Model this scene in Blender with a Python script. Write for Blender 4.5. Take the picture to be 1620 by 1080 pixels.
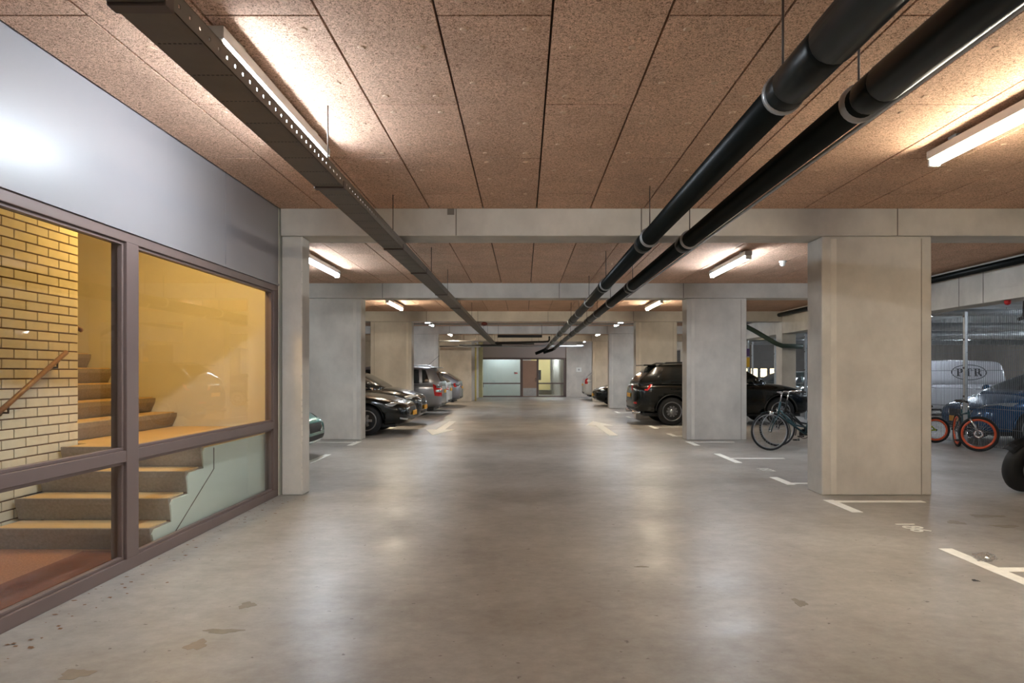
import bpy, bmesh, math, random
from mathutils import Vector, Matrix
from mathutils.bvhtree import BVHTree
random.seed(7)
for o in list(bpy.data.objects): bpy.data.objects.remove(o)
S = bpy.context.scene
C = S.collection
PI = math.pi

# ------------------------------------------------------------------ camera, world, exposure
cam = bpy.data.objects.new('camera', bpy.data.cameras.new('camera')); C.objects.link(cam)
cam.location = (0, 0, 1.4); cam.rotation_euler = (PI/2, 0, 0)
cam.data.lens = 24; cam.data.sensor_width = 36
cam.data.shift_x = -18/1620; cam.data.shift_y = 50/1620
cam.data.clip_start = 0.05; cam.data.clip_end = 200
S.camera = cam
S.view_settings.view_transform = 'Standard'; S.view_settings.look = 'None'
S.view_settings.gamma = 1; S.view_settings.use_curve_mapping = False
S.view_settings.exposure = 2.1
w = bpy.data.worlds.new('world'); S.world = w; w.use_nodes = True
w.node_tree.nodes['Background'].inputs[0].default_value = (.8, .85, .9, 1)
w.node_tree.nodes['Background'].inputs[1].default_value = 0.05
COOL = (0.79, 0.895, 1.0); WARM = (1.0, 0.90, 0.70); SODIUM = (1.0, 0.62, 0.17)
LAMP = 29.0                       # emission of a tube diffuser
CEIL = 3.28; BEAMZ = 2.97

# ------------------------------------------------------------------ materials
def srgb(r, g, b):
    f = lambda c: (c/255/12.92) if c/255 <= .04045 else ((c/255+.055)/1.055)**2.4
    return (f(r), f(g), f(b), 1)
def pm(name, col, rough=.5, metal=0, var=0.0, scale=3.0, bump=0.0, bscale=40, coat=0, tint=None, stretch=(1,1,1), spec=.5, rnd=0.0, detail=6):
    m = bpy.data.materials.new(name); m.use_nodes = True
    nt = m.node_tree; N = nt.nodes; L = nt.links; b = N['Principled BSDF']
    b.inputs['Base Color'].default_value = col; b.inputs['Roughness'].default_value = rough
    b.inputs['Metallic'].default_value = metal; b.inputs['Coat Weight'].default_value = coat
    b.inputs['Specular IOR Level'].default_value = spec
    if var or bump or rnd:
        g = N.new('ShaderNodeNewGeometry'); mp = N.new('ShaderNodeMapping'); mp.inputs['Scale'].default_value = stretch
        L.new(g.outputs['Position'], mp.inputs[0])
    last = None
    if var:
        n = N.new('ShaderNodeTexNoise'); n.inputs['Scale'].default_value = scale; n.inputs['Detail'].default_value = detail
        n.inputs['Roughness'].default_value = .62
        L.new(mp.outputs[0], n.inputs[0])
        r = N.new('ShaderNodeValToRGB'); e = r.color_ramp.elements
        e[0].position = .3; e[1].position = .7
        t = tint or col
        e[0].color = tuple(max(0, c*(1-var)) for c in t[:3])+(1,); e[1].color = tuple(min(1, c*(1+var)) for c in col[:3])+(1,)
        L.new(n.outputs[0], r.inputs[0]); last = r.outputs[0]
    if rnd:
        oi = N.new('ShaderNodeObjectInfo'); mr = N.new('ShaderNodeMapRange'); mr.inputs[3].default_value = 1-rnd; mr.inputs[4].default_value = 1+rnd
        L.new(oi.outputs['Random'], mr.inputs[0])
        mx = N.new('ShaderNodeMix'); mx.data_type = 'RGBA'; mx.blend_type = 'MULTIPLY'; mx.inputs[0].default_value = 1
        if last: L.new(last, mx.inputs[6])
        else: mx.inputs[6].default_value = col
        L.new(mr.outputs[0], mx.inputs[7]); last = mx.outputs[2]
    if last: L.new(last, b.inputs['Base Color'])
    if bump:
        n2 = N.new('ShaderNodeTexNoise'); n2.inputs['Scale'].default_value = bscale; n2.inputs['Detail'].default_value = 4
        L.new(mp.outputs[0], n2.inputs[0])
        bp = N.new('ShaderNodeBump'); bp.inputs['Strength'].default_value = bump; bp.inputs['Distance'].default_value = .01
        L.new(n2.outputs[0], bp.inputs['Height']); L.new(bp.outputs[0], b.inputs['Normal'])
    return m
def emit(name, col, strength):
    m = bpy.data.materials.new(name); m.use_nodes = True; b = m.node_tree.nodes['Principled BSDF']
    b.inputs['Base Color'].default_value = (.9, .9, .9, 1)
    b.inputs['Emission Color'].default_value = tuple(col)+(1,); b.inputs['Emission Strength'].default_value = strength
    return m
def glass(name, tint=(1,1,1), refl=1.0):
    m = bpy.data.materials.new(name); m.use_nodes = True; nt = m.node_tree; N = nt.nodes; L = nt.links
    N.remove(N['Principled BSDF']); out = N['Material Output']
    t = N.new('ShaderNodeBsdfTransparent'); t.inputs[0].default_value = tuple(tint)+(1,)
    g = N.new('ShaderNodeBsdfGlossy'); g.inputs['Roughness'].default_value = 0.0
    ge = N.new('ShaderNodeNewGeometry'); dt = N.new('ShaderNodeVectorMath'); dt.operation = 'DOT_PRODUCT'
    L.new(ge.outputs['Incoming'], dt.inputs[0]); L.new(ge.outputs['Normal'], dt.inputs[1])
    def mth(op, a, b=None):
        q = N.new('ShaderNodeMath'); q.operation = op
        for i, v in enumerate((a, b)):
            if v is None: continue
            if isinstance(v, (int, float)): q.inputs[i].default_value = v
            else: L.new(v, q.inputs[i])
        return q.outputs[0]
    fr_ = mth('ADD', mth('MULTIPLY', mth('POWER', mth('SUBTRACT', 1.0, mth('ABSOLUTE', dt.outputs['Value'])), 5.0), .96), .04*refl)
    mx = N.new('ShaderNodeMixShader'); L.new(fr_, mx.inputs[0]); L.new(t.outputs[0], mx.inputs[1]); L.new(g.outputs[0], mx.inputs[2])
    L.new(mx.outputs[0], out.inputs[0]); return m

M = {}
M['concrete'] = pm('concrete', srgb(206,200,191), .75, var=.18, scale=1.5, detail=12, bump=.10, bscale=60, stretch=(1,1,.8))
M['concrete_strip'] = pm('concrete_strip', srgb(216,210,200), .7, var=.10, scale=2.5, bump=.06)
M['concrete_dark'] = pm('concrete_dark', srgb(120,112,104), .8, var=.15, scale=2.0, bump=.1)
M['seam'] = pm('seam', srgb(158,150,138), .8, var=.15, scale=6)
M['wire'] = pm('wire', srgb(112,114,118), .5, .5)
M['groove'] = pm('groove', srgb(84,66,54), .9)
M['fascia'] = pm('fascia', srgb(138,134,136), .32, var=.03, scale=.8)
M['frame'] = pm('frame', srgb(112,95,90), .42, var=.04, scale=4)
M['fascia_far'] = pm('fascia_far', srgb(186,174,168), .4)
M['frame_dark'] = pm('frame_dark', srgb(78,64,58), .5)
M['washer'] = pm('washer', srgb(218,184,156), .85, var=.12, scale=60)
M['plaster'] = pm('plaster', srgb(226,221,208), .85, var=.04, scale=2, bump=.08, bscale=70)
M['plaster_green'] = pm('plaster_green', srgb(206,216,208), .8, var=.03, scale=2)
M['brick'] = pm('brick', srgb(226,216,194), .8, var=.06, scale=9, bump=.12, bscale=120, rnd=.06)
M['mortar'] = pm('mortar', srgb(112,86,66), .95, var=.1, scale=20)
M['tread'] = pm('tread', srgb(214,180,130), .6, var=.08, scale=5, stretch=(1,8,1))
M['riser'] = pm('riser', srgb(150,138,128), .75, var=.18, scale=45, bump=.06)
M['carpet'] = pm('carpet', srgb(166,112,80), .95, var=.32, scale=70, bump=.5, bscale=200)
M['carpet_dark'] = pm('carpet_dark', srgb(120,66,42), .95, var=.25, scale=70, bump=.5, bscale=200)
M['wood'] = pm('wood', srgb(128,86,56), .45, var=.15, scale=10, stretch=(1,6,1))
M['steel'] = pm('steel', srgb(150,150,150), .38, 1.0, var=.1, scale=8)
M['zinc'] = pm('zinc', srgb(186,188,190), .42, .85, var=.1, scale=10)
M['tray'] = pm('tray', srgb(104,94,84), .55, .25, var=.12, scale=4)
M['black'] = pm('black', srgb(22,22,22), .5)
M['rubber'] = pm('rubber', srgb(24,24,25), .72, bump=.1, bscale=90)
M['pipe'] = pm('pipe', srgb(10,18,18), .36, var=.25, scale=3, spec=.22)
M['white_pl'] = pm('white_pl', srgb(235,235,230), .4)
M['housing'] = pm('housing', srgb(176,174,170), .5)
M['paint'] = pm('paint', srgb(242,240,232), .7, var=.07, scale=18)
M['door'] = pm('door', srgb(180,146,126), .5, var=.04, scale=4)
M['red'] = pm('red', srgb(196,26,30), .35, coat=.5)
M['yellow'] = pm('yellow', srgb(224,170,30), .4)
M['pipe_yellow'] = pm('pipe_yellow', srgb(222,206,130), .4)
M['glass'] = glass('glass', (.97,.985,.975))
M['carglass'] = pm('carglass', (.008,.011,.012,1), .06, coat=.2)
M['plate'] = pm('plate', srgb(238,172,30), .45)
M['chrome'] = pm('chrome', srgb(215,215,218), .14, 1.0)
M['rim'] = pm('rim', srgb(150,152,156), .3, .9)
M['tail'] = pm('tail', srgb(190,14,18), .12, coat=1)
M['lens'] = pm('lens', srgb(205,210,214), .1, .6, coat=1)
M['lens_dark'] = pm('lens_dark', srgb(60,64,68), .1, .5, coat=1)
M['orange'] = pm('orange', srgb(206,82,42), .4, coat=.4)
M['lime'] = pm('lime', srgb(176,190,40), .4, coat=.4)
M['teal'] = pm('teal', srgb(24,60,66), .35, coat=.4)
M['leather'] = pm('leather', srgb(52,44,40), .6)
M['pvc'] = glass('clear_plastic', (.95,.96,.97), 5.0)
M['letter'] = pm('letter', srgb(52,50,54), .5)
def carpaint(name, r, g, b, rough=.25, metal=.3): return pm(name, srgb(r,g,b), rough, metal, coat=.8)
P_BLACK = pm('paint_black', srgb(8,12,11), .2, coat=.35, spec=.4); P_GREY = carpaint('paint_anthracite', 34, 35, 34, .25)
P_SILVER = carpaint('paint_silver', 150, 152, 158, .32, .7); P_WHITE = carpaint('paint_white', 225, 226, 226, .3, 0)
P_TEAL = carpaint('paint_teal', 30, 130, 124, .25); P_BLUE = carpaint('paint_blue', 28, 78, 122, .25)
P_GREEN = carpaint('paint_green', 38, 62, 58, .25); P_VAN = carpaint('paint_van', 196, 196, 202, .35, .1)

def mk_panel():                       # wood-wool acoustic board
    m = bpy.data.materials.new('wood_wool'); m.use_nodes = True; nt = m.node_tree; N = nt.nodes; L = nt.links; b = N['Principled BSDF']
    g = N.new('ShaderNodeNewGeometry')
    def noise(sc, det, dist=0.0):
        n = N.new('ShaderNodeTexNoise'); n.inputs['Scale'].default_value = sc; n.inputs['Detail'].default_value = det
        n.inputs['Distortion'].default_value = dist; n.inputs['Roughness'].default_value = .6
        L.new(g.outputs['Position'], n.inputs[0]); return n
    a = noise(80, 3, 1.6); c = noise(2.2, 3)
    r = N.new('ShaderNodeValToRGB'); e = r.color_ramp.elements
    e[0].position = .36; e[0].color = srgb(136,102,82); e[1].position = .62; e[1].color = srgb(248,212,186)
    k = r.color_ramp.elements.new(.48); k.color = srgb(220,178,150)
    L.new(a.outputs[0], r.inputs[0])
    mr = N.new('ShaderNodeMapRange'); mr.inputs[1].default_value = .3; mr.inputs[2].default_value = .7; mr.inputs[3].default_value = .9; mr.inputs[4].default_value = 1.08
    L.new(c.outputs[0], mr.inputs[0])
    oi = N.new('ShaderNodeObjectInfo'); mo = N.new('ShaderNodeMapRange'); mo.inputs[3].default_value = .93; mo.inputs[4].default_value = 1.05
    L.new(oi.outputs['Random'], mo.inputs[0])
    mu = N.new('ShaderNodeMath'); mu.operation = 'MULTIPLY'; L.new(mr.outputs[0], mu.inputs[0]); L.new(mo.outputs[0], mu.inputs[1])
    mx = N.new('ShaderNodeMix'); mx.data_type = 'RGBA'; mx.blend_type = 'MULTIPLY'; mx.inputs[0].default_value = 1
    L.new(r.outputs[0], mx.inputs[6]); L.new(mu.outputs[0], mx.inputs[7]); L.new(mx.outputs[2], b.inputs['Base Color'])
    b.inputs['Roughness'].default_value = .92; b.inputs['Specular IOR Level'].default_value = .2
    bp = N.new('ShaderNodeBump'); bp.inputs['Strength'].default_value = .55; bp.inputs['Distance'].default_value = .012
    L.new(a.outputs[0], bp.inputs['Height']); L.new(bp.outputs[0], b.inputs['Normal'])
    return m
M['panel'] = mk_panel()

def mk_floor():                       # worn power-floated concrete, sealed
    m = bpy.data.materials.new('floor_concrete'); m.use_nodes = True; nt = m.node_tree; N = nt.nodes; L = nt.links; b = N['Principled BSDF']
    g = N.new('ShaderNodeNewGeometry')
    def noise(sc, det, st=(1,1,1), rough=.6, dist=0):
        mp = N.new('ShaderNodeMapping'); mp.inputs['Scale'].default_value = st; L.new(g.outputs['Position'], mp.inputs[0])
        n = N.new('ShaderNodeTexNoise'); n.inputs['Scale'].default_value = sc; n.inputs['Detail'].default_value = det
        n.inputs['Roughness'].default_value = rough; n.inputs['Distortion'].default_value = dist
        L.new(mp.outputs[0], n.inputs[0]); return n.outputs[0]
    def ramp(src, p0, c0, p1, c1):
        r = N.new('ShaderNodeValToRGB'); e = r.color_ramp.elements
        e[0].position = p0; e[0].color = c0; e[1].position = p1; e[1].color = c1
        L.new(src, r.inputs[0]); return r.outputs[0]
    def mix(f, a, c, bt='MIX'):
        x = N.new('ShaderNodeMix'); x.data_type = 'RGBA'; x.blend_type = bt
        if isinstance(f, float): x.inputs[0].default_value = f
        else: L.new(f, x.inputs[0])
        for s, i in ((a, 6), (c, 7)):
            if isinstance(s, tuple): x.inputs[i].default_value = s
            else: L.new(s, x.inputs[i])
        return x.outputs[2]
    base = ramp(noise(.55, 8, (1,1,1), .68), .34, srgb(140,132,123), .66, srgb(178,173,166))
    fine = ramp(noise(8, 10, (1,1.3,1), .76), .3, (.76,.75,.74,1), .7, (1.10,1.10,1.10,1))
    col = mix(1.0, base, fine, 'MULTIPLY')
    spots = ramp(noise(2.6, 5, (1,2.2,1), .6, .4), .67, (0,0,0,1), .80, (1,1,1,1))
    col = mix(spots, col, mix(.35, col, srgb(120,110,98)))
    tiny = ramp(noise(16, 2, (1,1.5,1)), .70, (0,0,0,1), .735, (1,1,1,1))
    col = mix(tiny, col, srgb(96,88,80))
    L.new(col, b.inputs['Base Color'])
    rr = N.new('ShaderNodeMapRange'); rr.inputs[1].default_value = .3; rr.inputs[2].default_value = .7; rr.inputs[3].default_value = .30; rr.inputs[4].default_value = .48
    L.new(noise(1.3, 6), rr.inputs[0]); L.new(rr.outputs[0], b.inputs['Roughness'])
    b.inputs['Specular IOR Level'].default_value = .55
    return m
M['floor'] = mk_floor()
M['stain'] = pm('stain', srgb(140,126,108), .5, var=.12, scale=12)
M['stain2'] = pm('stain2', srgb(132,124,108), .5, var=.12, scale=12)

# ------------------------------------------------------------------ mesh helpers
def obj(name, bm, m, parent=None, smooth=False):
    me = bpy.data.meshes.new(name); bm.normal_update(); bm.to_mesh(me); bm.free()
    for x in (m if isinstance(m, (list, tuple)) else [m]): me.materials.append(M[x] if isinstance(x, str) else x)
    if smooth:
        for p in me.polygons: p.use_smooth = True
    o = bpy.data.objects.new(name, me); C.objects.link(o); o.parent = parent
    return o
def copy(o, parent=None, loc=None, rot=None, name=None):
    c = o.copy(); C.objects.link(c); c.parent = parent
    if loc is not None: c.location = loc
    if rot is not None: c.rotation_euler = rot
    return c
def copy_tree(o, parent=None):
    c = copy(o, parent)
    for ch in [x for x in C.objects if x.parent == o]: copy_tree(ch, c)
    return c
def tag(o, label, cat, group=None, kind=None):
    if label: o['label'] = label
    if cat: o['category'] = cat
    if group: o['group'] = group
    if kind: o['kind'] = kind
    return o
def thing(name, label, cat, loc=(0,0,0), rotz=0, group=None, kind=None):
    o = bpy.data.objects.new(name, None); C.objects.link(o); o.location = loc; o.rotation_euler = (0,0,rotz)
    o.empty_display_size = .1
    return tag(o, label, cat, group, kind)
def box(bm, x0, x1, y0, y1, z0, z1, mi=0, bev=0.0):
    vs = [bm.verts.new(p) for p in ((x0,y0,z0),(x1,y0,z0),(x1,y1,z0),(x0,y1,z0),(x0,y0,z1),(x1,y0,z1),(x1,y1,z1),(x0,y1,z1))]
    fs = [bm.faces.new([vs[i] for i in f]) for f in ((3,2,1,0),(4,5,6,7),(0,1,5,4),(1,2,6,5),(2,3,7,6),(3,0,4,7))]
    for f in fs: f.material_index = mi
    if bev:
        es = list({e for f in fs for e in f.edges})
        bmesh.ops.bevel(bm, geom=es, offset=bev, segments=2, affect='EDGES', profile=.5)
    return bm
def B(*a, **k): return box(bmesh.new(), *a, **k)
def prism(bm, pts, axis, a, b, mi=0):
    """pts: 2D outline; axis 'x': pts=(y,z); 'y': pts=(x,z); 'z': pts=(x,y)"""
    def v(p, t): return {'x': (t, p[0], p[1]), 'y': (p[0], t, p[1]), 'z': (p[0], p[1], t)}[axis]
    A = [bm.verts.new(v(p, a)) for p in pts]; D = [bm.verts.new(v(p, b)) for p in pts]; n = len(pts)
    fs = [bm.faces.new(A), bm.faces.new(D[::-1])]
    for i in range(n): fs.append(bm.faces.new((A[i], D[i], D[(i+1) % n], A[(i+1) % n])))
    for f in fs: f.material_index = mi
    bmesh.ops.recalc_face_normals(bm, faces=fs)
    return bm
def tube(bm, pts, r, seg=10, cap=True, mi=0):
    pts = [Vector(p) for p in pts]; rings = []; n = len(pts); up = None
    rr = r if isinstance(r, (list, tuple)) else [r]*n
    for i, p in enumerate(pts):
        d = (pts[min(i+1, n-1)]-pts[max(i-1, 0)]).normalized()
        if up is None: up = Vector((0,0,1)) if abs(d.z) < .9 else Vector((1,0,0))
        a = d.cross(up); a.normalize(); b = a.cross(d); b.normalize(); up = b
        rings.append([bm.verts.new(p+(a*math.cos(2*PI*k/seg)+b*math.sin(2*PI*k/seg))*rr[i]) for k in range(seg)])
    fs = []
    for i in range(n-1):
        for k in range(seg): fs.append(bm.faces.new((rings[i][k], rings[i][(k+1) % seg], rings[i+1][(k+1) % seg], rings[i+1][k])))
    if cap: fs += [bm.faces.new(rings[0][::-1]), bm.faces.new(rings[-1])]
    for f in fs: f.material_index = mi; f.smooth = True
    bmesh.ops.recalc_face_normals(bm, faces=fs)
    return bm
def T(*a, **k): return tube(bmesh.new(), *a, **k)
def ring(bm, c, axis, R, r, seg=36, ts=8, sx=1.0, mi=0):
    """torus about axis ('x','y','z') with tube cross-section r (sx squashes it along the axis)"""
    vs = []
    for i in range(seg):
        a = 2*PI*i/seg; row = []
        for k in range(ts):
            t = 2*PI*k/ts; rad = R+r*math.cos(t); h = r*sx*math.sin(t)
            p = {'y': (rad*math.cos(a), h, rad*math.sin(a)), 'x': (h, rad*math.cos(a), rad*math.sin(a)), 'z': (rad*math.cos(a), rad*math.sin(a), h)}[axis]
            row.append(bm.verts.new(Vector(c)+Vector(p)))
        vs.append(row)
    fs = []
    for i in range(seg):
        for k in range(ts): fs.append(bm.faces.new((vs[i][k], vs[(i+1) % seg][k], vs[(i+1) % seg][(k+1) % ts], vs[i][(k+1) % ts])))
    for f in fs: f.smooth = True; f.material_index = mi
    bmesh.ops.recalc_face_normals(bm, faces=fs)
    return bm
def lathe(bm, prof, axis='y', c=(0,0,0), seg=28, mi=0):
    """prof: (radius, height) rows around axis"""
    rows = []
    for r, h in prof:
        row = []
        for i in range(seg):
            a = 2*PI*i/seg; u, v = r*math.cos(a), r*math.sin(a)
            p = {'y': (u, h, v), 'x': (h, u, v), 'z': (u, v, h)}[axis]
            row.append(bm.verts.new(Vector(c)+Vector(p)))
        rows.append(row)
    fs = []
    for j in range(len(rows)-1):
        for i in range(seg): fs.append(bm.faces.new((rows[j][i], rows[j][(i+1) % seg], rows[j+1][(i+1) % seg], rows[j+1][i])))
    fs += [bm.faces.new(rows[0][::-1]), bm.faces.new(rows[-1])]
    for f in fs: f.smooth = True; f.material_index = mi
    bmesh.ops.recalc_face_normals(bm, faces=fs)
    return bm
def text_bm(txt, size, depth=.002):
    cu = bpy.data.curves.new('t', 'FONT'); cu.body = txt; cu.size = size; cu.extrude = depth; cu.align_x = 'CENTER'; cu.align_y = 'CENTER'
    o = bpy.data.objects.new('t', cu); C.objects.link(o)
    me = bpy.data.meshes.new_from_object(o.evaluated_get(bpy.context.evaluated_depsgraph_get()))
    bm = bmesh.new(); bm.from_mesh(me)
    bpy.data.objects.remove(o); bpy.data.meshes.remove(me); bpy.data.curves.remove(cu)
    return bm
def place(bm, m): bmesh.ops.transform(bm, matrix=m, verts=bm.verts); return bm

# ================================================================== STRUCTURE
BY = [7.81+6.48*i for i in range(5)]          # front faces of the beams
XL, XR = -8.3, 8.1                            # garage half, left wall / line of the right edge beam
tag(obj('floor', B(-8.5, 24, -5, 46, -.2, 0), 'floor'), 'light grey sealed concrete garage floor', 'floor', kind='structure')
ceil = tag(obj('ceiling', B(-8.5, 24, -5, 46, 3.31, 3.5), 'groove'), 'brown wood-wool board ceiling of the garage', 'ceiling', kind='structure')

# ceiling boards: individual in the first three bays, running bond
W, LP, X0J = .611, 2.39, .152
def board_mesh(wd, ln, screws=True):
    bm = bmesh.new(); g = .007
    box(bm, -wd/2+g, wd/2-g, -ln/2+g, ln/2-g, 0, .03, 0)
    if screws:
        for sy in (-.44, -.15, .15, .44):
            for sx in (-.28, .28):
                x, y = sx*wd, sy*ln
                vs = [bm.verts.new((x+.017*math.cos(k*PI/4), y+.017*math.sin(k*PI/4), -.005)) for k in range(8)]
                us = [bm.verts.new((x+.025*math.cos(k*PI/4), y+.025*math.sin(k*PI/4), 0)) for k in range(8)]
                f = bm.faces.new(vs[::-1]); f.material_index = 1
                for k in range(8): bm.faces.new((us[k], us[(k+1) % 8], vs[(k+1) % 8], vs[k])).material_index = 1
    bmesh.ops.recalc_face_normals(bm, faces=bm.faces[:])
    return bm
cache = {}
def board(x0, x1, y0, y1):
    key = (round(x1-x0, 3), round(y1-y0, 3))
    c = ((x0+x1)/2, (y0+y1)/2, CEIL)
    if key not in cache:
        o = obj('ceiling_board', board_mesh(key[0], key[1], key[0] > .5 and key[1] > 1.0), ['panel', 'washer'], ceil); o.location = c; cache[key] = o
    else: copy(cache[key], ceil, c)
def boards(xa, xb, ya, yb):
    n0 = math.floor((xa-X0J)/W)
    for n in range(n0, math.ceil((xb-X0J)/W)):
        a, b = X0J+n*W, X0J+(n+1)*W
        a2, b2 = max(a, xa), min(b, xb)
        if b2-a2 < .03: continue
        off = 3.59 if n % 2 else 4.78         # the column left of X0J has its joint at 3.59
        k = math.floor((ya-off)/LP)
        while off+k*LP < yb:
            c, d = max(off+k*LP, ya), min(off+(k+1)*LP, yb)
            if d-c > .03: board(a2, b2, c, d)
            k += 1
boards(-2.79, 7.88, 1.2, BY[0])
boards(XL+.9, 7.88, BY[0]+.45, BY[1])
boards(-4.9, 5.6, BY[1]+.45, BY[2])
bm = bmesh.new()
def slab(x0, x1, y0, y1): box(bm, x0, x1, y0, y1, CEIL, CEIL+.03)
slab(-2.79, 7.88, -4.8, 1.2)
slab(XL, XL+.9, BY[0]+1.0, BY[1]); slab(XL, -4.9, BY[1]+.45, BY[2]); slab(5.6, 7.88, BY[1]+.45, BY[2])
for i in (2, 3): slab(XL, 7.88, BY[i]+.45, BY[i+1])
slab(XL, 7.88, BY[4]+.45, 40.4); 
tag(obj('far_ceiling_boards', bm, 'panel', ceil), None, None, kind='stuff')
bm = bmesh.new()
for k in range(62): box(bm, 8.32, 23.8, -4.7+k*.8, -3.93+k*.8, CEIL, CEIL+.03)
tag(obj('neighbour_ceiling_sheets', bm, 'zinc', ceil), None, None, kind='stuff')

# outer walls
def wall(name, label, *b, m='concrete'):
    return tag(obj(name, B(*b), m), label, 'wall', kind='structure')
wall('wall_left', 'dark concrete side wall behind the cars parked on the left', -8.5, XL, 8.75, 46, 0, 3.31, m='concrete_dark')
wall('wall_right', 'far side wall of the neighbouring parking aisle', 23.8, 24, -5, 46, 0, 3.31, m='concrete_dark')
wall('wall_near', 'concrete wall behind the photographer', -8.5, 24, -5.2, -5, 0, 3.31)
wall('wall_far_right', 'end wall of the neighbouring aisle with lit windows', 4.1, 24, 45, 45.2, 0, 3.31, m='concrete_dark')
wall('wall_pier', 'grey concrete pier beside the far glazed entrance', 2.52, 4.1, 40.0, 40.4, 0, 3.31)
wall('wall_return', 'grey concrete return wall behind the estate car on the left', -8.3, -2.58, 33.95, 34.15, 0, BEAMZ)
wall('wall_passage_left', 'concrete side wall beside the far glazed entrance', -2.75, -2.58, 34.15, 40.6, 0, 3.31)
wall('wall_behind_pier', 'side wall of the lobby beyond the far entrance', 4.1, 4.3, 40.4, 46, 0, 3.31)

# beams
ords = ['first', 'second', 'third', 'fourth', 'fifth']
for i, y in enumerate(BY):
    xa = -2.78 if i == 0 else XL
    t = thing('ceiling_beam', f'{ords[i]} concrete cross beam under the ceiling, counted from the camera', 'beam', (0, y, BEAMZ), group='concrete cross beams')
    o = obj('beam_body', B(xa, 7.88, 0, .44, 0, .34, bev=.012), 'concrete', t)
    for x in (-.77, 1.35, 4.28) if i == 0 else (-2.95, .75, 3.35):
        obj('casting_joint', B(x-.006, x+.006, -.003, .01, .003, .34), 'concrete_dark', t)
    if i == 0: obj('cast_in_patch', B(-.87, -.79, -.004, .02, .24, .335), 'concrete_dark', t)
    if i == 0:
        box_ = obj('beam_extension', B(-8.3, -2.9, .93, 1.1, 0, .34), 'concrete', t)

# columns
def column(x0, x1, y, label, dp=.42, strips=True, wide=True):
    t = thing('concrete_column', label, 'column', ((x0+x1)/2, y, 0), group='concrete columns')
    h = (x1-x0)/2
    obj('shaft', B(-h, h, .012, dp, 0, BEAMZ-.002, bev=.015), 'concrete', t)
    if strips:
        s = 1 if x0 > 0 else -1
        a, b = sorted((s*(-h+.10), s*(-h+.165)))
        obj('formwork_strip', B(a, b, .005, .03, 0.01, BEAMZ-.03), 'concrete_strip', t)
        a, b = sorted((s*(h-.125), s*(h-.115)))
        obj('formwork_seam', B(a, b, .008, .03, 0.01, BEAMZ-.03), 'seam', t)
    return t
c = column(-2.77, -2.53, BY[0], 'narrow concrete column at the end of the glazed stairwell wall', .27, False)
bm = bmesh.new()
for k in range(40):
    z = .05+k*.07; random.random()
    a = .008+.010*random.random()
    box(bm, .12-a, .1195, .003, .02, z, z+.04+.04*random.random())
tag(obj('chipped_edge', bm, 'concrete_strip', c), None, None, kind='stuff')
rl = ['wide concrete column in the right foreground, bicycles either side', 'concrete column between the black bicycles and the black SUV',
      'concrete column behind the rear of the black SUV', 'fourth column in the right row, beside a dark parked car', 'farthest column in the right row, in front of the white car']
ll = [None, 'wide concrete column on the left, in front of the black car noses', 'concrete column between the black cars and the silver people carrier',
      'concrete column left of the silver cars, fourth beam line', None]
for i, y in enumerate(BY):
    column(3.42, 4.68, y, rl[i])
    if ll[i]: column(-4.66, -3.40, y, ll[i])
# right edge beam and its slimmer columns
t = thing('edge_beam', 'long concrete edge beam running into the distance above the mesh fence', 'beam', (8.1, 0, 2.6))
obj('beam_body', B(-.22, .22, -4.8, 44.9, 0, .71, bev=.012), 'concrete', t)
for y in (11.7, 12.35): obj('casting_joint', B(-.224, -.21, y-.006, y+.006, .003, .6), 'concrete_dark', t)
for i in range(1, 5):
    column(7.87, 8.3, BY[i], ['', 'slim column hidden behind the wide right foreground column', 'slim concrete column beyond the bonnet of the black SUV', 'slim column under the edge beam, fourth beam line', 'slim column under the edge beam, farthest beam line'][i], .5, False)

# ================================================================== LEFT GLAZED WALL (X = -2.80)
GX = -2.80
wf = thing('wall_fascia', 'light grey fascia panels above the stairwell glazing', 'wall', kind='structure')
for a, b in ((-4.9, 3.02), (3.03, 6.415), (6.425, 7.80)):
    obj('fascia_panel', B(GX-.03, GX, a, b, 2.42, 3.305), 'fascia', wf)
obj('fascia_backing', B(GX-.12, GX-.032, -4.9, 7.80, 2.32, 3.305), 'frame_dark', wf)
obj('edge_flashing', B(GX-.05, GX+.012, -4.9, 7.80, 2.395, 2.418), 'fascia', wf)
obj('solid_panel', B(GX-.1, GX, -4.9, 1.2, 0, 2.40), 'fascia', wf)
win = thing('window_1', 'large brown framed glazing in front of the stairwell', 'window', kind='structure')
def fr(name, y0, y1, z0, z1, x0=GX-.10, x1=GX, m='frame'):
    return obj(name, B(x0, x1, y0, y1, z0, z1, bev=.004), m, win)
fr('head_rail', 1.2, 7.80, 2.325, 2.395); fr('sill_rail', 1.2, 7.80, 0, .085)
fr('post', 1.2, 1.33, .085, 2.325); fr('post', 4.815, 4.965, .085, 2.325, GX-.11, GX+.004); fr('post', 7.66, 7.80, .085, 2.325)
for a, b in ((1.33, 4.815), (4.965, 7.66)):
    fr('transom', a, b, .775, .855)
    for z0, z1 in ((.085, .775), (.855, 2.325)):
        # glazing beads round each pane
        fr('bead', a, b, z0, z0+.022, GX-.055, GX-.018); fr('bead', a, b, z1-.022, z1, GX-.055, GX-.018)
        fr('bead', a, a+.022, z0+.022, z1-.022, GX-.055, GX-.018); fr('bead', b-.022, b, z0+.022, z1-.022, GX-.055, GX-.018)
        obj('pane', B(GX-.048, GX-.042, a+.01, b-.01, z0+.01, z1-.01), 'glass', win)

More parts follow.
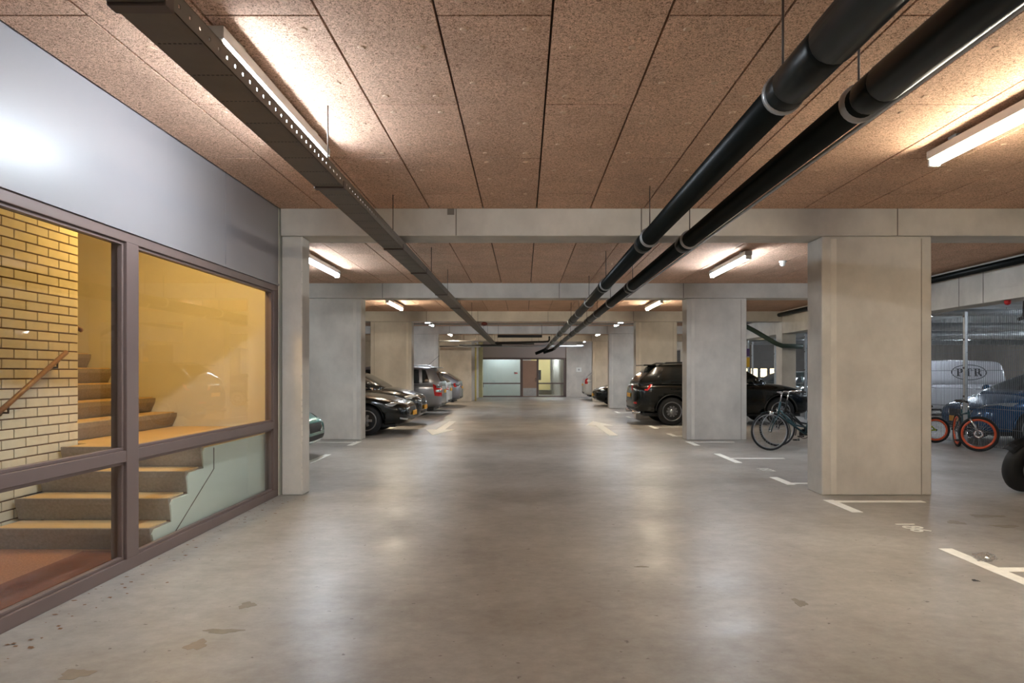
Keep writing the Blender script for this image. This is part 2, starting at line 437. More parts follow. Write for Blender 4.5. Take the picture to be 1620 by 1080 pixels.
# ================================================================== STAIRWELL
wall('wall_stair_back', 'cream plaster back wall of the stairwell', -6.9, -2.80, 8.60, 8.74, 0, 3.31, m='plaster')
wall('wall_stair_side', 'plaster wall at the top end of the stairwell', -7.0, -6.9, 1.0, 8.74, 0, 3.31, m='plaster')
wall('wall_stair_near', 'near end wall of the stair lobby', -6.9, -2.91, 1.05, 1.15, 0, 3.31, m='plaster')
wall('wall_stair_end', 'short wall closing the stairwell behind the narrow column', -2.91, -2.80, 7.81, 8.60, 0, 3.31, m='plaster')
brk = tag(bpy.data.objects.new('wall_brick', None), 'cream brick wall with dark joints beside the stairs', 'wall', kind='structure'); C.objects.link(brk)
BXW = -4.23; CH, BL = .083, .274
obj('mortar_bed', B(BXW-.12, BXW-.009, 1.15, 6.485, 0, 3.3), 'mortar', brk)
def brick_bm(l): return box(bmesh.new(), -.05, 0, -l/2, l/2, 0, CH-.012, bev=.003)
bfull = None; bhalf = {}
for c in range(34):
    z = .03+c*CH; y1 = 6.49
    first = .135 if c % 2 else .135+BL/2
    y = y1; k = 0
    while y > 4.75:
        l = first if k == 0 else BL
        yc = y-l/2+.006
        key = round(l, 3)
        if key not in bhalf:
            o = obj('brick', brick_bm(l-.012), 'brick', brk); o.location = (BXW, y-l/2, z); bhalf[key] = o
        else: copy(bhalf[key], brk, (BXW, y-l/2, z))
        y -= l; k += 1
bm = bmesh.new()
for c in range(39):
    z = .03+c*CH
    y = (6.49 if c > 33 else 4.62)-(.135 if c % 2 else 0)
    while y-BL > 1.15:
        box(bm, BXW-.05, BXW, y-BL+.012, y, z, z+CH-.012); y -= BL
tag(obj('hidden_bricks', bm, 'brick', brk), None, None, kind='stuff')
# lobby floor
lob = tag(obj('floor_lobby', B(-6.9, GX-.1, 1.15, 8.6, .001, .012), 'carpet'), 'speckled brown lobby floor behind the glazing', 'floor', kind='structure')
tag(obj('door_mat', B(-3.42, -3.05, 1.6, 5.30, .012, .02), 'carpet_dark'), 'dark rust-brown mat strip along the glazing in the lobby', 'mat')
# stairs
RISE, GO, SX0, SX1 = .183, .28, -4.19, -2.925
st = thing('staircase', 'concrete staircase with pale wooden treads turning left behind glass', 'staircase', (0, 0, 0))
def step(y, n, depth):
    z1 = n*RISE; z0 = .012 if n == 1 else (n-1)*RISE
    bm = bmesh.new()
    prism(bm, [(y, z1-.012), (y+.005, z1-.05), (y+.045, z0), (y+depth, z0), (y+depth, z1-.012)], 'x', SX0, SX1)
    s = obj('step', bm, 'riser', st)
    obj('tread', B(SX0+.04, SX1-.03, y+.035, y+depth, z1-.014, z1), 'tread', s)
    obj('nosing', B(SX0, SX1, y, y+.04, z1-.014, z1-.001), 'riser', s)
for n in range(1, 4): step(5.34+(n-1)*GO, n, GO+.03)
bm = bmesh.new(); y4 = 5.34+3*GO
prism(bm, [(y4, .72), (y4+.005, .68), (y4+.045, 3*RISE), (6.5, 3*RISE), (6.5, .72)], 'x', SX0, SX1)
s = obj('step', bm, 'riser', st)
obj('tread', B(SX0+.04, SX1-.03, y4+.035, 6.5, 4*RISE-.014, 4*RISE), 'tread', s)
obj('nosing', B(SX0, SX1, y4, y4+.04, 4*RISE-.014, 4*RISE-.001), 'riser', s)
s = obj('step', B(-4.66, SX1, 6.5, 8.59, 3*RISE, 4*RISE-.014), 'riser', st); obj('tread', B(-4.4, SX1-.03, 6.5, 8.58, 4*RISE-.014, 4*RISE), 'tread', s)
for n in range(5, 13):                                   # upper flight climbs to the left
    x = -4.36-(n-5)*.27; z1 = n*RISE; z0 = (n-1)*RISE
    bm = bmesh.new()
    prism(bm, [(x, z1-.012), (x-.005, z1-.06), (x-.06, z0), (x-.3, z0), (x-.3, z1-.012)], 'y', 6.50, 8.595)
    s = obj('step', bm, 'riser', st)
    obj('tread', B(x-.3, x-.035, 6.52, 8.59, z1-.014, z1), 'tread', s)
# stringer wall that closes the open side of the stairs
bm = bmesh.new()
pts = [(5.40, .012)]
for n in range(1, 5):
    y = 5.34+(n-1)*GO
    pts += [(y+.05, (n-1)*RISE+.012 if n > 1 else .013), (y+.02, n*RISE-.06)] if n > 1 else [(y+.06, .02), (y+.02, n*RISE-.06)]
    pts += [(y+.045, n*RISE-.016)]
pts = [(5.40, .012), (5.36, RISE-.05), (5.40, RISE-.016), (5.66, RISE-.016), (5.64, 2*RISE-.05), (5.68, 2*RISE-.016), (5.94, 2*RISE-.016), (5.92, 3*RISE-.05), (5.96, 3*RISE-.016),
       (6.22, 3*RISE-.016), (6.20, 4*RISE-.05), (6.24, 4*RISE-.016), (8.59, 4*RISE-.016), (8.59, .012)]
prism(bm, pts, 'x', SX1, SX1+.012)
sw = obj('side_panel', bm, 'plaster_green', st)
for a, b in (((5.62, .02), (6.42, .50)), ((6.42, .50), (6.42, .70))):
    obj('panel_seam', T([(SX1+.013, a[0], a[1]), (SX1+.013, b[0], b[1])], .005, 6), 'frame_dark', sw)
# handrails
def handrail(name, label, pts, brs):
    t = thing(name, label, 'handrail', pts[0])
    o = Vector(pts[0]); obj('rail', T([Vector(p)-o for p in pts], .021, 12), 'wood', t)
    for p in brs:
        q = Vector(p)-o; d = Vector((-.07, 0, -.05))
        br = obj('bracket', T([q, q+Vector((0, 0, -.05)), q+d], .009, 8), 'frame_dark', t)
        obj('wall_plate', place(lathe(bmesh.new(), [(.028, -.004), (.028, .006)], 'x', (0,0,0), 14), Matrix.Translation(q+d)), 'frame_dark', br)
handrail('handrail', 'brown wooden handrail on the brick wall', [(-4.15, 4.9, .80), (-4.15, 5.45, 1.12), (-4.15, 6.2, 1.59)], [(-4.15, 5.50, 1.13), (-4.15, 6.08, 1.50)])
t = thing('handrail', 'end of a wooden handrail peeping out behind the brick corner', 'handrail', (-4.27, 6.60, 1.81))
obj('rail', T([(0, 0, 0), (-.05, 0, .035), (-2.3, 0, 1.38)], .021, 12), 'wood', t)
for dx in (-.5, -1.8): obj('bracket', T([(dx, 0, -.6*dx), (dx, 0, -.6*dx-.06), (dx, -.11, -.6*dx-.08)], .009, 8), 'frame_dark', t)
wall('wall_stair_inner', 'plaster wall beside the upper flight behind the brick corner', -6.9, -4.36, 6.36, 6.49, 0, 3.31, m='plaster')
# the stairwell's own ceiling lamp (warm)
sl = thing('stair_lamp', 'warm round ceiling lamp inside the stairwell', 'lamp', (-3.55, 7.0, 3.2))
obj('lamp_base', lathe(bmesh.new(), [(.16, .105), (.16, .04), (.15, .03)], 'z'), 'white_pl', sl)
obj('lamp_globe', lathe(bmesh.new(), [(.145, .03), (.14, -.02), (.11, -.055), (.05, -.075), (.01, -.08)], 'z'), emit('warm_globe', SODIUM, 37), sl)
tag(obj('ceiling_stairwell', B(-6.9, GX-.12, 1.15, 8.6, 3.295, 3.308), 'plaster'), 'pale plaster ceiling of the stairwell', 'ceiling', kind='structure')

# ================================================================== LAMPS
EM = {'cool': emit('tube_cool', COOL, LAMP), 'warm': emit('tube_warm', WARM, LAMP)}
LEN = 2.0
def lamp_proto():
    t = thing('batten_lamp', '', 'lamp', group='fluorescent batten lamps on the ceiling')
    obj('housing', B(-.056, .056, -LEN/2, LEN/2, .022, .09, bev=.006), 'housing', t)
    for y in (-.7, .7): obj('mounting_spacer', B(-.03, .03, y-.05, y+.05, .09, .125), 'housing', t)
    bm = bmesh.new()
    prism(bm, [(-.040, .022), (-.042, .01), (-.036, -.02), (-.014, -.034), (.014, -.034), (.036, -.02), (.042, .01), (.040, .022)], 'y', -LEN/2+.03, LEN/2-.03)
    obj('diffuser', bm, EM['cool'], t)
    for s in (-1, 1): obj('end_cap', B(-.044, .044, s*(LEN/2-.015)-.015, s*(LEN/2-.015)+.015, -.037, .021, bev=.004), 'white_pl', t)
    return t
proto = lamp_proto(); first = [True]
protow = None
def lamp(x, y, kind, label):
    t = proto if first[0] else copy_tree(proto); first[0] = False
    t.location = (x, y, CEIL-.125); t['label'] = label
    for ch in [o for o in C.objects if o.parent == t and o.name.startswith('diffuser')]:
        if kind == 'warm':
            global protow
            if protow is None:
                protow = ch.data.copy(); protow.materials[0] = EM['warm']
            ch.data = protow
side = {-1: 'left', 1: 'right'}
lamp(-1.645, 4.62, 'cool', 'cool white batten lamp on the ceiling, half hidden above the cable tray')
lamp(3.42, 4.70, 'warm', 'bright warm batten lamp cut by the right edge, nearest on the ceiling')
lamp(3.42, -1.8, 'warm', 'added unseen warm fill lamp on the ceiling behind the photographer, right'); lamp(-1.72, -1.8, 'cool', 'added unseen cool fill lamp on the ceiling behind the photographer, left')  # pair added out of view behind the camera as extra light
for i in range(1, 6):
    k = 'cool' if i % 2 else 'warm'
    for s in (-1, 1):
        lamp(3.40*s-(.0 if s > 0 else -.05), 4.70+6.48*i+(.12 if i < 5 else 0), k, f'{"cool white" if k=="cool" else "warm white"} batten lamp in the {ords[i] if i < 5 else "last"} ceiling bay, {side[s]} row')
n = 0
for x in (12.4, 19.9):
    for n, y in enumerate((8.5, 15.0, 21.0, 25.5, 31.2, 40.5)):
        lamp(x, y, 'cool', f'batten lamp above the neighbouring aisle, {"near" if x < 15 else "far"} row, {(ords+["sixth"])[n]} from the camera')
lamp(-1.2, 41.3, 'cool', 'added fill lamp in the lobby beyond the far glazed entrance, left'); lamp(1.6, 42.5, 'cool', 'added fill lamp in the lobby beyond the far glazed entrance, right')  # both added to brighten the wall and columns behind the far panes

# ================================================================== CABLE TRAY AND PIPES
tr = thing('cable_tray', 'long perforated metal cable tray hanging under the ceiling', 'cable tray', (-1.4725, 2.0, 2.81))
TH, TW = .09, .1075
cuts = [.05, .63, 3.20, 5.77, 7.64, 10.28, 12.85, 15.42, 18.0, 20.6, 23.2, 25.8, 28.4, 31.6]
for i in range(len(cuts)-1):
    a, b = cuts[i], cuts[i+1]-.004
    bm = bmesh.new(); box(bm, -TW, TW, a, b, 0, .003)
    for s in (-1, 1):
        x0, x1 = sorted((s*TW, s*(TW-.003)))
        if a < 6:                              # perforated flanges
            box(bm, x0, x1, a, b, 0, .036); box(bm, x0, x1, a, b, .052, TH)
            y = a
            while y < b-.05:
                box(bm, x0, x1, y, min(y+.07, b), .036, .052); y += .088
        else: box(bm, x0, x1, a, b, 0, TH)
        x0, x1 = sorted((s*TW, s*(TW-.018))); box(bm, x0, x1, a, b, TH-.003, TH)
    tag(obj('tray_section', bm, 'tray', tr), None, None)
    if i and a < 14: obj('coupler', B(-TW-.006, TW+.006, a-.035, a+.03, -.012, TH*.6, bev=.004), 'frame_dark', tr)
bm = bmesh.new(); y = .3
while y < 7.5:
    for k in range(9): box(bm, -.092+k*.022, -.080+k*.022, y, y+.007, -.0012, .001)
    y += .31
tag(obj('slot_rows', bm, 'black', tr), None, None, kind='stuff')
bm = bmesh.new()
for k, x in enumerate((-.06, -.03, 0.0, .035)): tube(bm, [(x, .1, .02), (x+.01, 8, .02), (x-.01, 16, .02), (x, 31, .02)], .010+.002*(k % 2), 6)
tag(obj('cables', bm, 'black', tr), None, None, kind='stuff')
for y in (2.8, 5.2, 8.2, 10.4, 12.9, 16.2, 18.6, 21.6, 24.2, 27.9, 30.6):
    top = BEAMZ if any(b-2 < y < b-2+.44 for b in BY) else CEIL
    obj('hanger_rod', T([(TW-.01, y, TH-.01), (TW-.01, y, top-2.81)], .005, 6), 'frame_dark', tr)
def drain(name, label, x, z, r, rods, joints, sleeves, end):
    t = thing(name, label, 'pipe', (x, .6, z))
    obj('pipe_run', T([(0, 0, 0), (0, end-.6, 0)], r, 24), 'pipe', t)
    for a, b, k in sleeves:
        obj('sleeve', T([(0, a-.6-.03, 0), (0, a-.6, 0), (0, b-.6, 0), (0, b-.6+.03, 0)], [r*1.01, r*k, r*k, r*1.01], 24), 'pipe', t)
    for y in joints:
        j = obj('socket_joint', T([(0, y-.6-.09, 0), (0, y-.6-.07, 0), (0, y-.6+.07, 0), (0, y-.6+.09, 0)], [r*1.02, r*1.13, r*1.13, r*1.02], 24), 'pipe', t)
    for y in rods:
        cl = obj('clamp', T([(0, y-.6-.016, 0), (0, y-.6+.016, 0)], r*1.21, 24, cap=True), 'zinc', t)
        top = BEAMZ if any(b < y < b+.44 for b in BY) else CEIL
        obj('hanger_rod', T([(0, y-.6, r), (0, y-.6, top-z)], .006, 6), 'frame_dark', t)
    return t
rods = (3.34, 6.86, 10.5, 13.2, 15.6, 18.2, 21.6, 24.5, 27.9, 31.0)
p1 = drain('drain_pipe', 'left one of two thick black drain pipes hanging under the ceiling', 1.27, 2.765, .083, rods, (3.3, 7.2, 10.8, 17.4, 23.6, 29.8), [(2.86, 3.22, 1.16), (.7, 2.80, 1.22)], 36.6)
p2 = drain('drain_pipe', 'right one of two thick black drain pipes, grey conduit along it', 1.70, 2.765, .080, [y+.12 for y in rods], (3.3, 7.2, 10.9, 17.5, 23.7, 29.9), [(.7, 3.20, 1.16)], 36.6)
obj('bend', T([(0, 35.9, 0), (0, 36.2, -.02), (-.12, 36.5, -.10), (-.4, 36.7, -.22), (-.6, 36.75, -.3)], .085, 16), 'pipe', p1)
obj('bend', T([(0, 35.9, 0), (0, 36.2, -.02), (-.14, 36.45, -.10), (-.6, 36.55, -.25)], .085, 16), 'pipe', p2)
t = tag(obj('conduit', T([(1.816, .6, 2.73), (1.816, 12.0, 2.73)], .012, 8), 'zinc'), 'thin pale conduit clipped along the right drain pipe', 'conduit')

# cross services further back
def cross(name, label, x0, x1, y, z, r, m='zinc', hang=()):
    t = thing(name, label, 'pipe', (0, y, z)); obj('pipe_run', T([(x0, 0, 0), (x1, 0, 0)], r, 10), m, t)
    for x in hang: obj('hanger_rod', T([(x, 0, r), (x, 0, CEIL-z)], .006, 6), 'frame_dark', t)
    return t
cross('sprinkler_pipe', 'grey service pipe crossing just behind the third beam', -4.7, 4.6, 21.5, 2.947, .03, 'housing', (-3.3, -1.2, 1.1, 2.6, 3.9))
cross('sprinkler_pipe', 'galvanised service pipe crossing in front of the far entrance wall', -2.5, 3.3, 37.7, 2.89, .05, 'zinc', (-1.6, .2, 1.9))
cross('sprinkler_pipe', 'galvanised service pipe in front of the return wall on the left', -4.1, -2.1, 33.4, 2.70, .045, 'zinc', (-2.9, -2.2))
cross('sprinkler_pipe', 'upper galvanised pipe above the return wall on the left', -4.3, -1.65, 31.6, 2.88, .04, 'zinc', (-2.9, -2.2))
t = thing('black_pipe', 'thin black pipe with upturned end in front of the far entrance', 'pipe', (0, 31.0, 2.82))
obj('pipe_run', T([(-1.28, 0, -.05), (.9, 0, 0), (1.12, 0, .02), (1.18, 0, .08), (1.18, 0, .25)], .045, 10), 'black', t)
t = thing('black_pipe', 'lower black pipe with stepped thickness before the far entrance', 'pipe', (0, 31.8, 2.78))
obj('pipe_run', T([(-1.28, 0, 0), (.5, 0, 0)], .05, 10), 'black', t)
for x in (-1.2, .4): obj('hanger_rod', T([(x, 0, .04), (x, 0, CEIL-2.78)], .006, 6), 'frame_dark', t)
obj('pipe_run', T([(-3.0, 0, -.08), (-1.0, 0, -.08)], .04, 10), 'black', t)
t = thing('hanging_sign_box', 'flat black sign box hanging across the aisle', 'sign', (0, 26.3, 2.82))
obj('box_body', B(-.99, .72, -.05, .05, -.05, .05, bev=.006), 'black', t)
for x in (-.97, .70): obj('hanger_rod', T([(x, 0, .05), (x, 0, CEIL-2.82)], .006, 6), 'frame_dark', t)
t = thing('alarm_bell', 'small red alarm sounder beside the cable tray', 'alarm', (-1.2, 20.95, 2.90))
obj('bell_dome', lathe(bmesh.new(), [(.03, .07), (.08, .05), (.10, .0), (.085, -.03), (.02, -.05)], 'z'), pm('dull_red', srgb(110,44,36), .5), t)
t = thing('smoke_detector', 'small white smoke detector on the ceiling near the right lamp', 'detector', (4.35, 11.45, CEIL))
obj('base', lathe(bmesh.new(), [(.06, .0), (.06, -.025), (.05, -.03)], 'z'), 'white_pl', t)
obj('head', lathe(bmesh.new(), [(.045, -.03), (.045, -.06), (.03, -.085), (.005, -.09)], 'z'), 'white_pl', t)
# pipes along the right edge beam
t = thing('edge_pipe', 'black pipe along the top of the concrete edge beam', 'pipe', (7.78, 8.5, 3.17)); obj('pipe_run', T([(0,0,0),(0,22,0)], .06, 12), 'pipe', t)
t = thing('brace_pipe', 'slanting dark green pipe crossing in front of the slim column', 'pipe', (6.7, 20.95, 2.90))
obj('pipe_run', T([(-.02, 0, .07), (0, 0, 0), (.35, 0, -.18), (.95, -.35, -.62), (1.1, -.4, -.68), (1.7, -.4, -.70)], .07, 10), pm('dull_green', srgb(58,74,64), .5), t)

# ================================================================== FLOOR MARKINGS
def flat(pts, m, name, label, cat, group=None, z=.003):
    cx = sum(p[0] for p in pts)/len(pts); cy = sum(p[1] for p in pts)/len(pts)
    bm = bmesh.new(); prism(bm, [(p[0]-cx, p[1]-cy) for p in pts], 'z', 0, z)
    o = obj(name, bm, m); o.location = (cx, cy, .0005)
    return tag(o, label, cat, group)
def rect(x0, x1, y0, y1): return [(x0, y0), (x1, y0), (x1, y1), (x0, y1)]
def tmark(s, ya, yb, yt, label, xlen=.92):
    t = thing('bay_marking', label, 'road marking', (s*3.36, yt, .0005), group='painted parking bay marks')
    a, b = sorted((-s*.055, s*.055)); obj('edge_line', B(a, b, ya-yt, yb-yt, 0, .003), 'paint', t)
    a, b = sorted((s*.056, s*xlen)); obj('cross_line', B(a, b, -.05, .05, 0, .003), 'paint', t)
tmark(1, 3.9, 5.44, 4.86, 'white T-shaped bay mark at the right edge, beside the plastic wrapper', 1.6)
tmark(1, 6.86, 7.53, 7.44, 'white bay mark in front of the wide right foreground column', 1.0)
tmark(1, 8.55, 9.18, 8.66, 'white bay mark just behind the wide right foreground column')
tmark(1, 10.65, 11.85, 11.2, 'white T-shaped bay mark below the bicycles')
tmark(1, 13.2, 13.95, 13.85, 'white bay mark in front of the column between bicycles and SUV')
tmark(1, 15.1, 15.8, 15.2, 'white bay mark behind the second right column'); tmark(1, 17.2, 18.2, 17.7, 'white bay mark under the rear of the black SUV')
tmark(1, 24.0, 24.9, 24.3, 'white bay mark beyond the third right column'); tmark(1, 21.4, 22.1, 21.5, 'white bay mark beyond the black SUV')
tmark(-1, 13.2, 13.95, 13.8, 'white bay mark in front of the wide left column'); tmark(-1, 10.6, 11.75, 10.9, 'white bay mark beside the teal car on the left')
tmark(-1, 17.2, 18.0, 17.7, 'white bay mark between the two black car noses')
def bay_no(txt, x, y, label):
    o = obj('bay_number', place(text_bm(txt, .25), Matrix.Rotation(-PI/2, 4, 'Z')), 'paint'); o.location = (x, y, .003)
    tag(o, label, 'road marking')
bay_no('186', 3.52, 6.19, 'white stencilled bay number on the floor, right foreground')
bay_no('187', 3.50, 9.9, 'small white bay number on the floor near the bicycles')
def arrow(x, ytip, yh, yt, label):
    flat([(x-.10, yt), (x-.10, yh), (x-.37, yh), (x, ytip), (x+.37, yh), (x+.10, yh), (x+.10, yt)], 'paint', 'direction_arrow', label, 'road marking', 'painted direction arrows')
arrow(-2.05, 15.4, 16.95, 19.9, 'white floor arrow on the left, pointing to the camera'); arrow(2.03, 19.9, 18.2, 15.3, 'white floor arrow on the right, pointing away')
# stains: thin dried spills with a shape of their own
def px(x, y): d = 1512/(y-590); return ((x-828)*d/1080, d)
def stain(x, y, wx, wy, label, m='stain'):
    cx, cy = px(x, y); k = cy/1080; rx = wx*k; ry = wy*cy/(y-590); pts = []
    for i in range(26):
        a = 2*PI*i/26; q = 1+.22*math.sin(3*a+x)+.13*math.sin(7*a+y)
        pts.append((cx+rx*q*math.cos(a), cy+ry*q*math.sin(a)))
    flat(pts, m, 'floor_stain', label, 'stain', 'dried stains on the floor', .0008)
stain(391, 957, 12, 5, 'small grey stain on the floor, uppermost of the left three', 'stain2'); stain(311, 1020, 15, 8, 'brown oval stain on the floor, left foreground')
stain(352, 998, 29, 3.5, 'long thin grey stain on the floor above the brown one', 'stain2')
stain(1512, 826, 12, 3, 'dark stain on the floor right of the bay number', 'stain2'); stain(1560, 816, 26, 2.2, 'long dark stain in the bay on the right', 'stain2'); stain(1590, 832, 20, 2.2, 'dark stain at the right edge of the floor', 'stain2')
stain(1543, 918, 5, 1.8, 'tiny black spot below the bay mark', 'black'); stain(1015, 896, 10, 1.0, 'faint streak stain on the aisle floor', 'stain2')
stain(120, 1066, 24, 8, 'pale brown stain in the bottom left corner of the floor'); stain(1265, 953, 9, 6, 'faint stain in the middle of the right foreground', 'stain2')
# scattered leaves / chips along the glazing
bm = bmesh.new()
for k in range(90):
    y = random.uniform(3.2, 7.7); x = GX+.03+abs(random.gauss(0, .16)); s = random.uniform(.004, .014); a = random.random()*PI
    vs = [bm.verts.new((x+s*math.cos(a+t)*(1.6 if i % 2 else 1), y+s*math.sin(a+t), .002+.003*random.random())) for i, t in enumerate((0, PI/2, PI, 3*PI/2))]
    bm.faces.new(vs)
tag(obj('dirt_flakes', bm, pm('leaf_brown', srgb(128,94,66), .9)), 'small brown dirt flakes scattered along the glazing', 'debris', kind='stuff')
# crumpled clear wrapper
t = (3.36, 5.06, .0)
bm = bmesh.new(); bmesh.ops.create_icosphere(bm, subdivisions=3, radius=.075)
for v in bm.verts:
    n = math.sin(v.co.x*90)*math.sin(v.co.y*70+1)*math.sin(v.co.z*80+2)
    v.co *= 1+.35*n; v.co.z = max(-.0, v.co.z*.5+.035); v.co.x *= 1.35; v.co *= .8
o = obj('plastic_wrapper', bm, 'pvc'); o.location = (3.43, 5.08, .004); tag(o, 'crumpled clear plastic wrapper on the white bay mark', 'litter')

# ================================================================== FAR ENTRANCE (Y = 40.2)
EY = 40.2
ent = thing('window_2', 'far brown framed glazed entrance wall closing the aisle', 'window', (0, EY, 0), kind='structure')
Xp = lambda x: (x-828)*EY/1080
Zp = lambda y: 1.4-(y-590)*EY/1080
def fe(name, xa, xb, za, zb, m='frame', d=.06): return obj(name, B(xa, xb, -d, d, za, zb), m, ent)
fe('fascia_panel', -2.58, 2.52, 2.26, 3.31, 'fascia_far', .05)
fe('head_rail', -2.58, 2.52, 2.20, 2.30); fe('sill_rail', -2.58, Xp(824), 0, .07); fe('sill_rail', Xp(852), 2.52, 0, .07)
fe('post', -2.58, Xp(764), 0, 2.2); fe('post', Xp(823), Xp(827), 0, 2.2); fe('post', Xp(849), Xp(852), 0, 2.2); fe('post', Xp(891.5), 2.52, 0, 2.2)
fe('transom', Xp(764), Xp(823), .76, .83); fe('transom', Xp(852), Xp(892), .76, .83)
for xa, xb in ((Xp(764), Xp(823)), (Xp(852), Xp(892))):
    for za, zb in ((.07, .76), (.83, 2.2)): obj('pane', B(xa, xb, -.004, .004, za, zb), 'glass', ent)
dr = tag(obj('door_1', B(Xp(827), Xp(849), EY-.03, EY+.03, .02, 2.14), 'door'), 'pinkish brown door in the far glazed entrance', 'door', kind='structure')
obj('kick_plate', B(Xp(827.5), Xp(848.5), EY-.036, EY-.03, .05, .52), 'zinc', dr)
obj('door_handle', T([(Xp(847.5), EY-.05, 1.12), (Xp(847.5), EY-.07, 1.0), (Xp(847.5), EY-.05, .9)], .018, 8), 'chrome', dr)
obj('threshold', B(Xp(827), Xp(849), EY-.06, EY+.06, 0, .02), 'frame_dark', dr)
# lobby beyond
wall('wall_lobby_panel', 'pale plaster wall just behind the far left panes', -2.7, Xp(826), EY+1.5, EY+1.6, 0, 3.0, m='plaster_green')
wall('wall_lobby_back', 'pale back wall of the lobby beyond the far entrance', -2.7, 4.1, 45.6, 45.8, 0, 3.31, m='plaster')
cur = thing('pale_column_row', 'row of pale round columns in the lobby beyond the far entrance', 'column', (0, 41, 0))
for k in range(6): obj('round_shaft', T([(2.28-.05*k, .4+k*.72, 0), (2.28-.05*k, .4+k*.72, 3.2)], .16, 14), 'plaster', cur)
t = thing('yellow_partition', 'yellowish lit partition in the lobby beyond the far door', 'partition', (1.0, 44.5, 0))
obj('partition_panel', B(-.5, .75, 0, .06, .3, 2.3), pm('pale_yellow', srgb(236,214,150), .7), t); obj('dark_poster', B(-.1, .15, -.01, 0, .95, 1.6), 'leather', t)
t = thing('entry_sign', 'small white and red sign on the far left pane', 'sign', (Xp(816.5), EY-.009, 1.4))
obj('sign_plate', B(-.10, .10, -.004, .004, -.06, .06), 'white_pl', t)
for k in range(2): obj('red_mark', B(-.085+k*.09, -.015+k*.09, -.007, -.004, -.035, .035), 'red', t)
t = thing('wall_sign', 'small white square sign on the far grey pier', 'sign', (3.25, 39.99, 1.60))
obj('sign_plate', B(-.15, .15, -.012, 0, -.13, .13), 'white_pl', t); obj('sign_mark', B(-.05, .05, -.016, -.012, -.05, .05), 'housing', t)
t = thing('fire_extinguisher', 'red fire extinguisher beside the far entrance', 'extinguisher', (Xp(762), EY-.25, .42))
obj('cylinder', lathe(bmesh.new(), [(.085, 0), (.09, .02), (.09, .40), (.06, .47), (.025, .49)], 'z'), 'red', t)
obj('valve', B(-.03, .05, -.015, .015, .48, .56), 'black', t); obj('hose', T([(.04, 0, .52), (.11, 0, .4), (.11, 0, .15)], .012, 8), 'black', t)
obj('wall_bracket', B(-.02, .02, .06, .25, .18, .24), 'black', t)
t = thing('exit_light', 'small white emergency light above the fire extinguisher', 'lamp', (Xp(762), EY-.09, 2.30)); obj('light_body', B(-.07, .07, -.03, .03, -.13, .13, bev=.01), 'white_pl', t)
pc = tag(obj('yellow_column', B(-3.06, -2.56, 39.4, 39.85, 0, 3.3, bev=.01), pm('yellow_concrete', srgb(206,198,150), .75, var=.1, scale=3)), 'pale yellow concrete pillar left of the far entrance', 'column')
pc.data.transform(Matrix.Translation((.20, 0, 0)))
tag(obj('gas_pipe', T([(-2.42, 34.6, 0), (-2.42, 34.6, 2.9)], .045, 10), 'pipe_yellow'), 'yellow vertical pipe beside the far pale pillar', 'pipe')

# ================================================================== CARS
def loft_obj(name, secs, m, sub=2):
    bm = bmesh.new(); rows = [[bm.verts.new(p) for p in s] for s in secs]; n = len(secs[0])
    for i in range(len(rows)-1):
        for k in range(n): bm.faces.new((rows[i][k], rows[i][(k+1) % n], rows[i+1][(k+1) % n], rows[i+1][k]))
    bm.faces.new(rows[0][::-1]); bm.faces.new(rows[-1])
    bmesh.ops.recalc_face_normals(bm, faces=bm.faces[:])
    o = obj(name, bm, m)
    if sub:
        md = o.modifiers.new('s', 'SUBSURF'); md.levels = sub; md.render_levels = sub
    return o
def bake(o):
    dg = bpy.context.evaluated_depsgraph_get(); me = bpy.data.meshes.new_from_object(o.evaluated_get(dg))
    bm = bmesh.new(); bm.from_mesh(me); bpy.data.meshes.remove(me); bpy.data.objects.remove(o); return bm
WHEELS = {}
def wheel_meshes(r, wd, spokes, rimc):
    key = (r, wd, spokes, rimc)
    if key in WHEELS: return WHEELS[key]
    ri = r*.68; bm = bmesh.new()
    lathe(bm, [(ri, -wd/2+.01), (r*.9, -wd/2), (r*.98, -wd/2+.025), (r, -wd/4), (r, wd/4), (r*.98, wd/2-.025), (r*.9, wd/2), (ri, wd/2-.01)], 'y', seg=36)
    ty = obj('tmp', bm, 'rubber'); tm = ty.data; bpy.data.objects.remove(ty)
    bm = bmesh.new(); ring(bm, (0, -wd/2+.012, 0), 'y', ri*.97, .016, 36, 6)
    for k in range(spokes):
        a = 2*PI*k/spokes; d = Vector((math.cos(a), 0, math.sin(a))); t = Vector((-math.sin(a), 0, math.cos(a)))
        y0 = -wd/2+.004
        vs = [bm.verts.new(p) for p in (t*.03+Vector((0,y0,0)), -t*.03+Vector((0,y0,0)), d*ri*.97-t*.028+Vector((0,y0+.01,0)), d*ri*.97+t*.028+Vector((0,y0+.01,0)))]
        ws = [bm.verts.new(v.co+Vector((0,.03,0))) for v in vs]
        bm.faces.new(vs); bm.faces.new(ws[::-1])
        for i in range(4): bm.faces.new((vs[i], ws[i], ws[(i+1) % 4], vs[(i+1) % 4]))
    lathe(bm, [(.062, -wd/2-.004), (.07, -wd/2+.03)], 'y', seg=16)
    bmesh.ops.recalc_face_normals(bm, faces=bm.faces[:])
    rm = obj('tmp', bm, rimc); rme = rm.data; bpy.data.objects.remove(rm)
    bm = lathe(bmesh.new(), [(ri*.96, -wd/2+.06), (ri*.96, wd/2-.02)], 'y', seg=24); hub = obj('tmp', bm, 'black'); hme = hub.data; bpy.data.objects.remove(hub)
    WHEELS[key] = (tm, rme, hme); return WHEELS[key]

